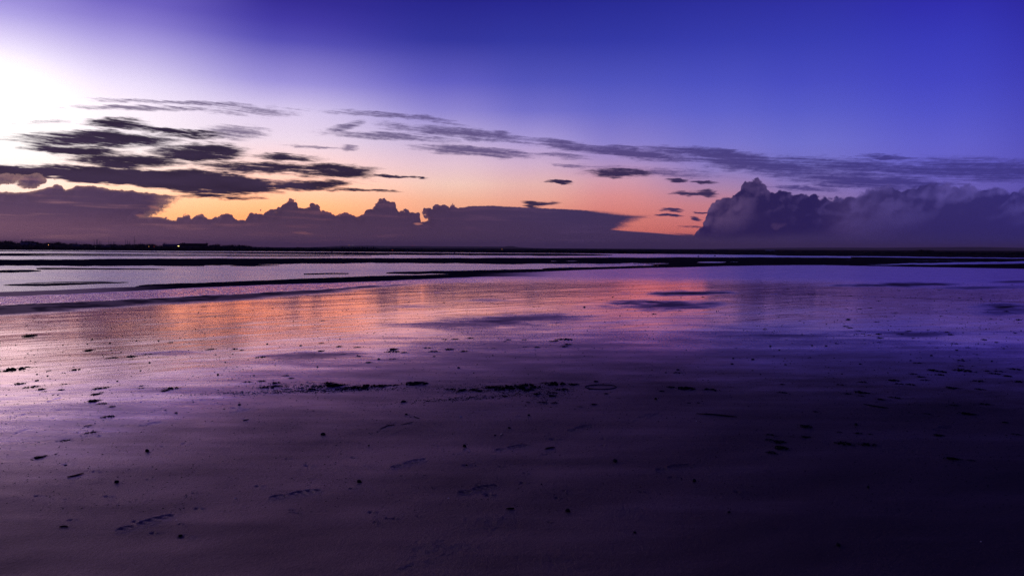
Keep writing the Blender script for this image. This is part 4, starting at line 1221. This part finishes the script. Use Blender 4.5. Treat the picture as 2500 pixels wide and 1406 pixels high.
RD = random.Random(21)
SCRAPS = []
CNT = {'weed': 0, 'stone': 0}
def weed(px_, row_, w, label=None, group=None, aspect=None, ang=None):
    x, y, z = spot(px_, row_)
    r = math.hypot(x, y)
    half = w * 0.5 / F * r * 1.2
    dep = half * (aspect if aspect else RD.uniform(0.5, 1.0))
    o = bpy.data.objects.new("seaweed", WEEDS[CNT['weed'] % 8]); col.objects.link(o)
    o.location = (x, y, beach_z(x, y) + 0.002)
    o.rotation_euler = (0, 0, -math.atan2(x, y) + (ang if ang is not None else RD.uniform(-0.15, 0.35)))
    o.scale = (half, dep, min(half, 0.2) * RD.uniform(0.45, 0.8))
    CNT['weed'] += 1
    if not label:
        if row_ < 800: label, group = "tiny dark scrap of seaweed far out on the shining wet sand", "tiny scraps of seaweed far out on the shining sand"
        elif px_ < 900: label, group = "flat dark scrap of seaweed on the lilac sand at the left", "flat scraps of seaweed on the lilac sand at the left"
        elif px_ < 1600: label, group = "flat dark scrap of seaweed around the middle drift line", "flat scraps of seaweed around the middle drift line"
        else: label, group = "dark scrap of seaweed on the dim sand at the right", "scraps of seaweed on the dim sand at the right"
    if group: SCRAPS.append((o, px_, row_, 'seaweed scrap'))
    tag(o, label, "seaweed", group)
    return o
def stone(px_, row_, w, label=None, group=None):
    x, y, z = spot(px_, row_)
    r = math.hypot(x, y)
    half = w * 0.5 / F * r
    o = bpy.data.objects.new("stone", STONES[CNT['stone'] % 7]); col.objects.link(o)
    o.location = (x, y, beach_z(x, y) + half * 0.25)
    o.rotation_euler = (0, 0, RD.uniform(0, 6.28)); o.scale = (half * RD.uniform(0.9, 1.5), half, half * (1.0 if w >= 8 else RD.uniform(0.45, 0.85)))
    CNT['stone'] += 1
    if not label:
        if row_ < 830: label, group = "tiny dark stone dotted far out on the shining wet sand", "tiny stones dotted far out on the shining sand"
        else: label, group = "small dark stone lying on the damp nearer sand", "small stones lying on the damp nearer sand"
    if group: SCRAPS.append((o, px_, row_, 'small stone'))
    tag(o, label, "stone", group)
    return o

BIG = {
    (662, 946, 62): "left end clump of the long seaweed drift, thick and dark",
    (815, 943, 70): "long wavy clump in the middle of the left seaweed drift",
    (862, 949, 80): "lowest trailing strip of the left seaweed drift",
    (1012, 937, 80): "dark tapering seaweed clump between the two big drifts",
    (1150, 953, 90): "ragged left half of the central seaweed drift",
    (1255, 947, 100): "largest and blackest seaweed heap of the central drift",
    (1355, 938, 70): "seaweed strip curling above the right end of the central drift",
    (1398, 939, 36): "compact seaweed clump at the right tip of the central drift",
    (1372, 952, 44): "seaweed clump just below the right tip of the central drift",
    (1348, 967, 34): "small thick seaweed clump under the central drift",
    (1325, 983, 30): "lowest seaweed clump beneath the central drift",
    (1672, 948, 60): "dark seaweed clump right of the ring-shaped strand",
    (1736, 951, 42): "flat oval seaweed clump next right after the one by the ring",
    (785, 838, 18): "blunt black seaweed lump below the orange reflection",
    (30, 903, 58): "seaweed strip at the left frame edge on pink sand",
    (158, 1075, 28): "isolated crumbly seaweed scrap left of the lone stone",
    (221, 1056, 32): "sloping seaweed scrap above the isolated crumbly one",
    (96, 1116, 36): "lowest seaweed scrap on the lilac sand near the left edge",
    (265, 1018, 30): "seaweed scrap trailing a line of dots to its right",
    (1905, 1093, 44): "broad black seaweed patch deep in the dark right foreground",
    (1882, 1062, 26): "rounded seaweed lump above the broad patch in the dark",
    (2063, 1083, 46): "seaweed patch in the dark middle right of the broad one",
    (2118, 1085, 50): "rightmost of the row of seaweed patches in the dark",
    (1965, 1067, 26): "small seaweed lump between the patches in the dark",
    (2240, 886, 22): "single flat seaweed scrap above the cluster at the right",
}
for (a_, b_, w_), lab in BIG.items():
    weed(a_, b_, w_, lab, None, aspect=0.75 if w_ < 50 else 0.6, ang=0.1)
WL = [(216, 855, 28), (275, 874, 30), (318, 871, 28), (363, 865, 26), (515, 853, 26), (573, 852, 18), (590, 855, 12), (636, 872, 32), (828, 846, 22), (873, 848, 20), (782, 857, 22), (62, 897, 28), (120, 905, 12), (183, 903, 28),
      (45, 937, 26), (76, 945, 38), (100, 951, 22), (108, 956, 12), (148, 952, 18), (158, 938, 16), (240, 949, 24), (257, 947, 22), (232, 963, 28), (248, 958, 12), (228, 979, 36), (250, 986, 24), (272, 993, 20), (345, 948, 16), (346, 942, 12), (418, 949, 40), (400, 955, 20),
      (215, 1039, 20), (136, 1108, 9), (698, 918, 20), (710, 924, 20), (605, 933, 22), (640, 931, 22), (672, 936, 32), (800, 937, 34), (775, 946, 40), (760, 951, 30), (735, 949, 22), (890, 950, 24), (640, 946, 20), (700, 951, 18),
      (895, 944, 60), (930, 943, 40), (960, 941, 40), (960, 853, 32), (960, 859, 42), (985, 861, 22), (1045, 849, 24), (1060, 858, 32), (1132, 857, 26), (1095, 853, 28), (958, 877, 24), (900, 885, 22), (838, 865, 14), (876, 870, 14),
      (1087, 828, 18), (1112, 828, 24), (1148, 825, 22), (1240, 829, 18), (1280, 829, 18), (1348, 833, 18), (1380, 829, 48), (1356, 832, 20), (1282, 847, 16), (1312, 848, 20), (1378, 846, 26), (1385, 841, 24), (1205, 850, 14), (1233, 833, 14),
      (1100, 951, 34), (1200, 946, 60), (1220, 952, 40), (1290, 941, 50), (1305, 946, 44), (1285, 953, 40), (1330, 936, 30), (1310, 963, 26), (1350, 960, 30), (1232, 968, 20), (1290, 983, 16), (1355, 984, 22), (1440, 951, 16), (1480, 961, 16), (1510, 973, 14), (1450, 987, 24), (1415, 993, 18),
      (1615, 955, 18), (1655, 910, 22), (1640, 945, 26), (1682, 984, 14), (1705, 984, 12), (1785, 944, 10), (1910, 938, 16), (1911, 959, 26), (1990, 1005, 16), (2053, 939, 22), (2108, 933, 22), (2070, 961, 20), (2100, 958, 42), (2102, 967, 18), (2150, 975, 24), (2186, 971, 28),
      (2180, 929, 32), (2197, 937, 24), (2225, 939, 22), (2229, 913, 22), (2247, 920, 22), (2259, 928, 24), (2275, 904, 24), (2297, 908, 30), (2296, 915, 18), (2348, 880, 20), (2355, 905, 44), (2345, 893, 16), (2322, 947, 32), (2388, 931, 26), (2410, 906, 16), (2430, 913, 24), (2458, 918, 22), (2440, 907, 22), (2480, 902, 30), (2490, 932, 36), (2392, 950, 22),
      (2405, 987, 24), (2362, 1010, 40), (2330, 990, 20), (1965, 1041, 38), (1935, 1066, 14), (2050, 1055, 16), (2095, 1058, 24), (1900, 1079, 36), (1878, 1074, 26), (2325, 1120, 40), (2372, 1124, 18), (2453, 1031, 16), (2265, 1010, 18), (1885, 1105, 30), (2125, 1060, 14), (2290, 1062, 26), (2480, 1060, 20)]
for q in WL: weed(*q)
for _ in range(92):
    row_ = RD.uniform(690, 850)
    px_ = RD.choice([RD.uniform(0, 2500), RD.uniform(1900, 2500), RD.gauss(2250, 120)])
    lim = float(np.interp(px_, [0, 1000, 1100, 2500], [776, 700, 680, 664]))
    if row_ < lim: continue
    weed(px_, row_, RD.uniform(5, 15) * (row_ - 560) / 200)
SBIG = {
    (359, 1102, 10): "lone round dark stone on the lilac sand at the left",
    (285, 1177, 12): "pointed dark stone in the near left foreground",
    (877, 1176, 11): "upright dark stone in the near middle foreground",
    (789, 1061, 10): "dark stone above the footprint trail, left of centre",
    (1386, 1247, 13): "largest dark stone, low down in the dark foreground",
    (1502, 1126, 11): "rounded dark stone right of the footprint trail",
    (1134, 1090, 10): "dark stone just above the two-toned pale shell",
    (1427, 750, 6): "single dark stone standing out on the far pink sheen",
    (1291, 1014, 8): "small dark stone right below the central seaweed drift",
    (985, 981, 8): "dark stone just below the drift beside a pale speck",
    (992, 1012, 7): "dark stone left of the short curled strand",
    (2090, 1037, 9): "small stone above the row of seaweed patches in the dark",
    (2047, 1330, 10): "faint dark stone at the bottom of the dark corner",
    (1695, 1175, 10): "barely visible stone in the dark lower middle",
}
for (a_, b_, w_), lab in SBIG.items(): stone(a_, b_, w_, lab)
for q in [(1243, 1045, 7), (1209, 1063, 7), (1455, 932, 7), (925, 877, 6), (1120, 898, 6), (584, 989, 6), (532, 915, 6), (365, 885, 5), (286, 931, 5), (90, 929, 6), (1983, 844, 5), (1790, 876, 6), (1838, 878, 6), (1881, 846, 6), (1903, 855, 6), (1918, 890, 5), (2017, 845, 5), (2336, 855, 5), (2422, 882, 5), (2100, 889, 5), (1139, 1135, 6),
          (213, 840, 4), (268, 838, 5), (387, 832, 5), (734, 844, 5), (652, 840, 5), (550, 884, 4), (775, 896, 5), (620, 917, 5), (547, 999, 5), (430, 1008, 5), (1655, 903, 6), (1787, 889, 6), (1625, 910, 4), (1601, 975, 8), (900, 1088, 5), (1550, 1300, 9), (440, 1307, 8), (2274, 868, 5), (1060, 870, 5), (160, 1135, 5), (1322, 1182, 6), (2120, 1190, 8), (1780, 1250, 8)]:
    stone(*q)
for _ in range(130):
    row_ = 690 + 230 * RD.random() ** 0.8
    px_ = RD.uniform(0, 2500)
    lim = float(np.interp(px_, [0, 1000, 1100, 2500], [774, 698, 680, 664]))
    if row_ < lim: continue
    stone(px_, row_, RD.uniform(1.8, 3.4) * (0.8 + (row_ - 690) / 500))

# strands, reeds and shells
def strand(pts, rad, name, label, cat, m, closed=False):
    P = [Vector(spot(a_, b_)) for a_, b_ in pts]
    P = [Vector((p.x, p.y, beach_z(p.x, p.y) + rad * 0.8)) for p in P]
    c0 = P[0].copy()
    v, f = [], []
    n = len(P); m_ = 6
    for i, p in enumerate(P):
        d = (P[(i + 1) % n] - P[i - 1]) if closed else (P[min(i + 1, n - 1)] - P[max(i - 1, 0)])
        q = d.to_track_quat('Z', 'Y')
        k_ = 1.0 if closed else (0.35 + 0.65 * math.sin(math.pi * (i + 0.6) / (n + 0.2)))
        for k in range(m_):
            a = 2 * math.pi * k / m_
            v.append(tuple(p - c0 + q @ Vector((math.cos(a) * rad * k_, math.sin(a) * rad * k_, 0))))
    for i in range(n if closed else n - 1):
        j = (i + 1) % n
        for k in range(m_): f.append((i * m_ + k, i * m_ + (k + 1) % m_, j * m_ + (k + 1) % m_, j * m_ + k))
    o = mesh_obj(name, v, f, m, smooth=True); o.location = c0
    tag(o, label, cat)
def arc(x0, y0, x1, y1, bow, n=9):
    return [(x0 + (x1 - x0) * t, y0 + (y1 - y0) * t + bow * 4 * t * (1 - t)) for t in [i / (n - 1) for i in range(n)]]
ring = [(1467 + 38 * math.cos(a), 945 + 5.6 * math.sin(a)) for a in [i / 22 * 2 * math.pi for i in range(22)]]
strand(ring, 0.004, "seaweed_ring", "thin seaweed strand lying in an oval ring", "seaweed", m_weed, True)
strand(arc(927, 1048, 965, 1038, -3), 0.003, "reed", "thin curved reed stem on the sand left of centre", "reed", m_reed)
strand(arc(1010, 1017, 1025, 1021, 1), 0.003, "reed", "short curled strand beside two small stones", "reed", m_reed)
strand(arc(978, 1037, 1010, 1029, 1), 0.002, "reed", "faint thin strand right of the curved reed stem", "reed", m_reed)
strand(arc(163, 1164, 204, 1155, 1), 0.005, "reed", "brown reed scrap in the left foreground", "reed", m_reed)
strand(arc(592, 1027, 607, 1024, 0), 0.004, "reed", "short brown reed scrap below the drift on lilac sand", "reed", m_reed)
strand(arc(1330, 1096, 1355, 1092, -1), 0.005, "twig", "short dark twig right of the footprint trail", "twig", m_weed)
strand(arc(144, 1288, 166, 1287, -2), 0.004, "reed", "small bent reed scrap near the lower left", "reed", m_reed)
strand(arc(1236, 1243, 1256, 1242, 0), 0.005, "twig", "short flat twig left of the largest dark stone", "twig", m_weed)
strand(arc(1700, 1010, 1800, 1018, -1), 0.006, "reed", "long straight reed lying across the dim sand", "reed", m_weed)
strand(arc(2108, 986, 2170, 996, 1), 0.006, "reed", "slanting dark reed stem on the dim sand at the right", "reed", m_weed)
strand(arc(52, 822, 92, 819, 0), 0.02, "driftwood", "long thin dark driftwood stick on the pink sheen at the left", "driftwood", m_weed)

def shell(px_, row_, w, label):
    x, y, z = spot(px_, row_)
    r = math.hypot(x, y); s = w * 0.5 / F * r
    v, f = [], []
    n, m_ = 10, 5
    for j in range(m_):
        t_ = (j + 1) / m_
        for k in range(n + 1):
            a = -1.25 + 2.5 * k / n
            rad = s * t_ * (1 + 0.05 * (k % 2))
            v.append((math.sin(a) * rad, math.cos(a) * rad * 1.1 - s * 0.5, s * 0.5 * (1 - t_ ** 2) + 0.001))
    for j in range(m_ - 1):
        for k in range(n): f.append((j * (n + 1) + k, j * (n + 1) + k + 1, (j + 1) * (n + 1) + k + 1, (j + 1) * (n + 1) + k))
    o = mesh_obj("shell", v, f, m_shell, smooth=True)
    o.modifiers.new("thickness", 'SOLIDIFY').thickness = s * 0.08
    o.location = (x, y, beach_z(x, y) + 0.001); o.rotation_euler = (0, 0, px_ % 6)
    tag(o, label, "shell")
for q in [(1145, 1102, 9, "pale shell glinting just below a dark stone"), (1125, 1018, 8, "warm-tinted shell on the rippled patch below the drift"), (1225, 1061, 9, "whitish shell fragment beside a small stone"), (1285, 997, 6, "tiny pale shell under the central drift"),
          (573, 1218, 6, "tiny white shell in the left foreground"), (2395, 1322, 6, "tiny pale shell in the dark lower right"), (1890, 1065, 4, "bright speck of shell by the rounded weed lump"), (1700, 1028, 4, "bright shell speck on the dim middle sand"), (996, 979, 5, "pale shell speck right beside a dark stone"), (1095, 1217, 6, "small warm shell low in the middle"), (430, 1269, 4, "minute white shell right of the nearest footprint"), (2405, 965, 4, "tiny pale shell between weed scraps at the right")]:
    shell(*q)

def crumbs(name, n, place, size, m, label, cat):
    R_ = random.Random(len(name) * 7 + n)
    v, f = [], []
    for _ in range(n):
        p = place(R_)
        if p is None: continue
        x, y, z = spot(*p)
        r = math.hypot(x, y)
        s = size(R_, r)
        z = beach_z(x, y); b = len(v); a = R_.random() * 6.28
        ca, sa = math.cos(a) * s, math.sin(a) * s; e = R_.uniform(0.4, 1.0)
        v += [(x + ca, y + sa, z), (x - sa * e, y + ca * e, z), (x - ca, y - sa, z), (x + sa * e, y - ca * e, z), (x + ca * 0.1, y, z + min(s, 0.02) * R_.uniform(0.25, 0.6))]
        f += [(b, b + 1, b + 4), (b + 1, b + 2, b + 4), (b + 2, b + 3, b + 4), (b + 3, b, b + 4)]
    o = mesh_obj(name, v, f, m)
    tag(o, label, cat, kind='stuff')
def place_drift(R_):
    c = R_.random()
    if c < 0.36: x_ = R_.gauss(760, 130); y_ = 962 - (x_ - 520) * 0.030 + R_.gauss(0, 2.6)
    elif c < 0.55: x_ = R_.gauss(770, 70); y_ = 944 + R_.gauss(0, 5)
    elif c < 0.75: x_ = R_.gauss(1210, 80); y_ = 950 + R_.gauss(0, 6)
    elif c < 0.85: x_ = R_.gauss(1330, 50); y_ = 960 + R_.gauss(0, 13)
    else: x_ = R_.gauss(1150, 100); y_ = 985 - (x_ - 960) * 0.07 + R_.gauss(0, 3)
    return x_, y_
def place_any(R_):
    x_ = R_.uniform(-60, 2560)
    y_ = 690 + 560 * R_.random() ** 1.15
    lim = float(np.interp(x_, [0, 1000, 1100, 2500], [774, 698, 680, 664]))
    if y_ < lim: return None
    return x_, y_
crumbs("seaweed_crumbs", 3200, place_drift, lambda R_, r: R_.uniform(0.004, 0.013), m_weed, "fine black crumbs of seaweed strewn along the drift lines", "seaweed")
crumbs("tide_specks", 7500, place_any, lambda R_, r: R_.uniform(0.0006, 0.0017) * r * (0.6 + 0.4 * R_.random()), m_weed, "scattered dark specks of weed and grit on the wet sand", "debris")

# ------------------------------------------------------------------ each thing's own description
TENS = {2: 'twenty', 3: 'thirty', 4: 'forty'}
ORD = ['nearest', 'second', 'third', 'fourth', 'fifth', 'sixth', 'seventh', 'eighth', 'ninth', 'tenth', 'eleventh', 'twelfth', 'thirteenth', 'fourteenth', 'fifteenth', 'sixteenth', 'seventeenth', 'eighteenth', 'nineteenth']
def ordinal(k, first='nearest'):
    """k from 0"""
    if k == 0: return first
    if k < 19: return ORD[k]
    t_, u_ = divmod(k + 1, 10)
    if u_ == 0: return {2: 'twentieth', 3: 'thirtieth', 4: 'fortieth'}[t_]
    return TENS[t_] + '-' + ('first' if u_ == 1 else ORD[u_ - 1])
MARKS = [(359, 1102, "the lone round stone at left"), (285, 1177, "the pointed stone at near left"), (877, 1176, "the upright stone in the middle"), (785, 838, "the black weed lump under the orange glow"),
         (30, 903, "the weed strip at the left edge"), (662, 946, "the left end of the left drift"), (840, 946, "the middle of the left drift"), (1012, 937, "the tapering clump between the drifts"),
         (1255, 947, "the blackest heap of the central drift"), (1385, 940, "the right tip of the central drift"), (1467, 945, "the oval weed ring"), (1672, 948, "the dark clump beyond the ring"),
         (1427, 750, "the single stone on the pink sheen"), (1675, 716, "the upper dull patch on the sheen"), (2200, 695, "the long dull streak at far right"), (1905, 1093, "the broad weed patch in the dark"),
         (2240, 886, "the single scrap above the right cluster"), (265, 1018, "the scrap trailing dots"), (72, 819, "the driftwood stick"), (1386, 1247, "the largest dark stone"),
         (1750, 1014, "the long straight reed"), (2140, 991, "the slanting reed"), (1502, 1126, "the rounded stone right of the footprints"), (2455, 750, "the dull patch at the right edge"), (1180, 780, "the faint dull streak in mid sheen")]
buckets = {}
for o, px_, row_, kind_ in SCRAPS:
    best = min(MARKS, key=lambda q: ((q[0] - px_) ** 2 + ((q[1] - row_) * 3.0) ** 2))
    dx_, dy_ = px_ - best[0], (row_ - best[1]) * 2.5
    if abs(dx_) > abs(dy_): side = "to the right of" if dx_ > 0 else "to the left of"
    else: side = "below" if dy_ > 0 else "above"
    buckets.setdefault((best[2], side, kind_), []).append((dx_ * dx_ + dy_ * dy_, o))
for (mk, side, kind_), lst in buckets.items():
    for k, (_, o) in enumerate(sorted(lst, key=lambda q: q[0])):
        o['label'] = f"{ordinal(k)} {kind_} {side} {mk}"
TM = [(-200, "the left end of the far shore"), (82, "the pale flat-roofed house"), (118, "the orange lamp"), (250, "the yacht mast cluster"), (328, "the signal mast"), (404, "the lone round tree"), (506, "the long flat-roofed building"),
      (620, "the drop in the left belt"), (917, "the pointed poplars"), (1250, "the knoll on the hill"), (1440, "the middle cloud bank's far end"), (1560, "the anvil tip of the cloud"), (1745, "the small dark buoy"), (1880, "the low pale shed"), (2278, "the tallest right-hand clump")]
tb = {}
for o, px_ in BELT:
    mk = [q for q in TM if q[0] <= px_][-1][1]
    tb.setdefault(mk, []).append((px_, o))
for mk, lst in tb.items():
    for k, (_, o) in enumerate(sorted(lst, key=lambda q: q[0])):
        o['label'] = f"{ordinal(k)} dark belt tree to the right of {mk}"
def in_row(grp, txt):
    lst = [o for o in col.objects if o.get('group') == grp and o.parent is None]
    lst.sort(key=lambda o: math.atan2(o.location.x, o.location.y))
    for k, o in enumerate(lst): o['label'] = txt.format(ordinal(k, 'first'))
in_row("wading birds in a row along the narrow pool", "{} wading bird from the left in the row along the narrow pool")
in_row("narrow pointed trees above the middle of the far tree belt", "{} narrow pointed tree from the left in the middle of the belt")
in_row("yachts of the left mast cluster", "yacht with the {} mast from the left in the tight mast cluster")
in_row("yachts with short masts near the signal mast", "yacht with the {} short mast from the left near the signal mast")

# ------------------------------------------------------------------ evening haze over the flats
def haze_box():
    v, f = [], []
    box(v, f, -9300, 9300, -9300, 9300, -2.6, 60.0)
    m = bpy.data.materials.new("haze")
    m.use_nodes = True
    t = m.node_tree; t.nodes.clear()
    p = t.nodes.new('ShaderNodeVolumePrincipled')
    p.inputs['Color'].default_value = (1.0, 0.72, 0.72, 1)
    p.inputs['Density'].default_value = HAZE
    p.inputs['Anisotropy'].default_value = 0.0
    o = t.nodes.new('ShaderNodeOutputMaterial')
    t.links.new(p.outputs[0], o.inputs['Volume'])
    b = mesh_obj("haze", v, f, m)
    tag(b, kind='stuff')
HAZE = 0.00013
haze_box()
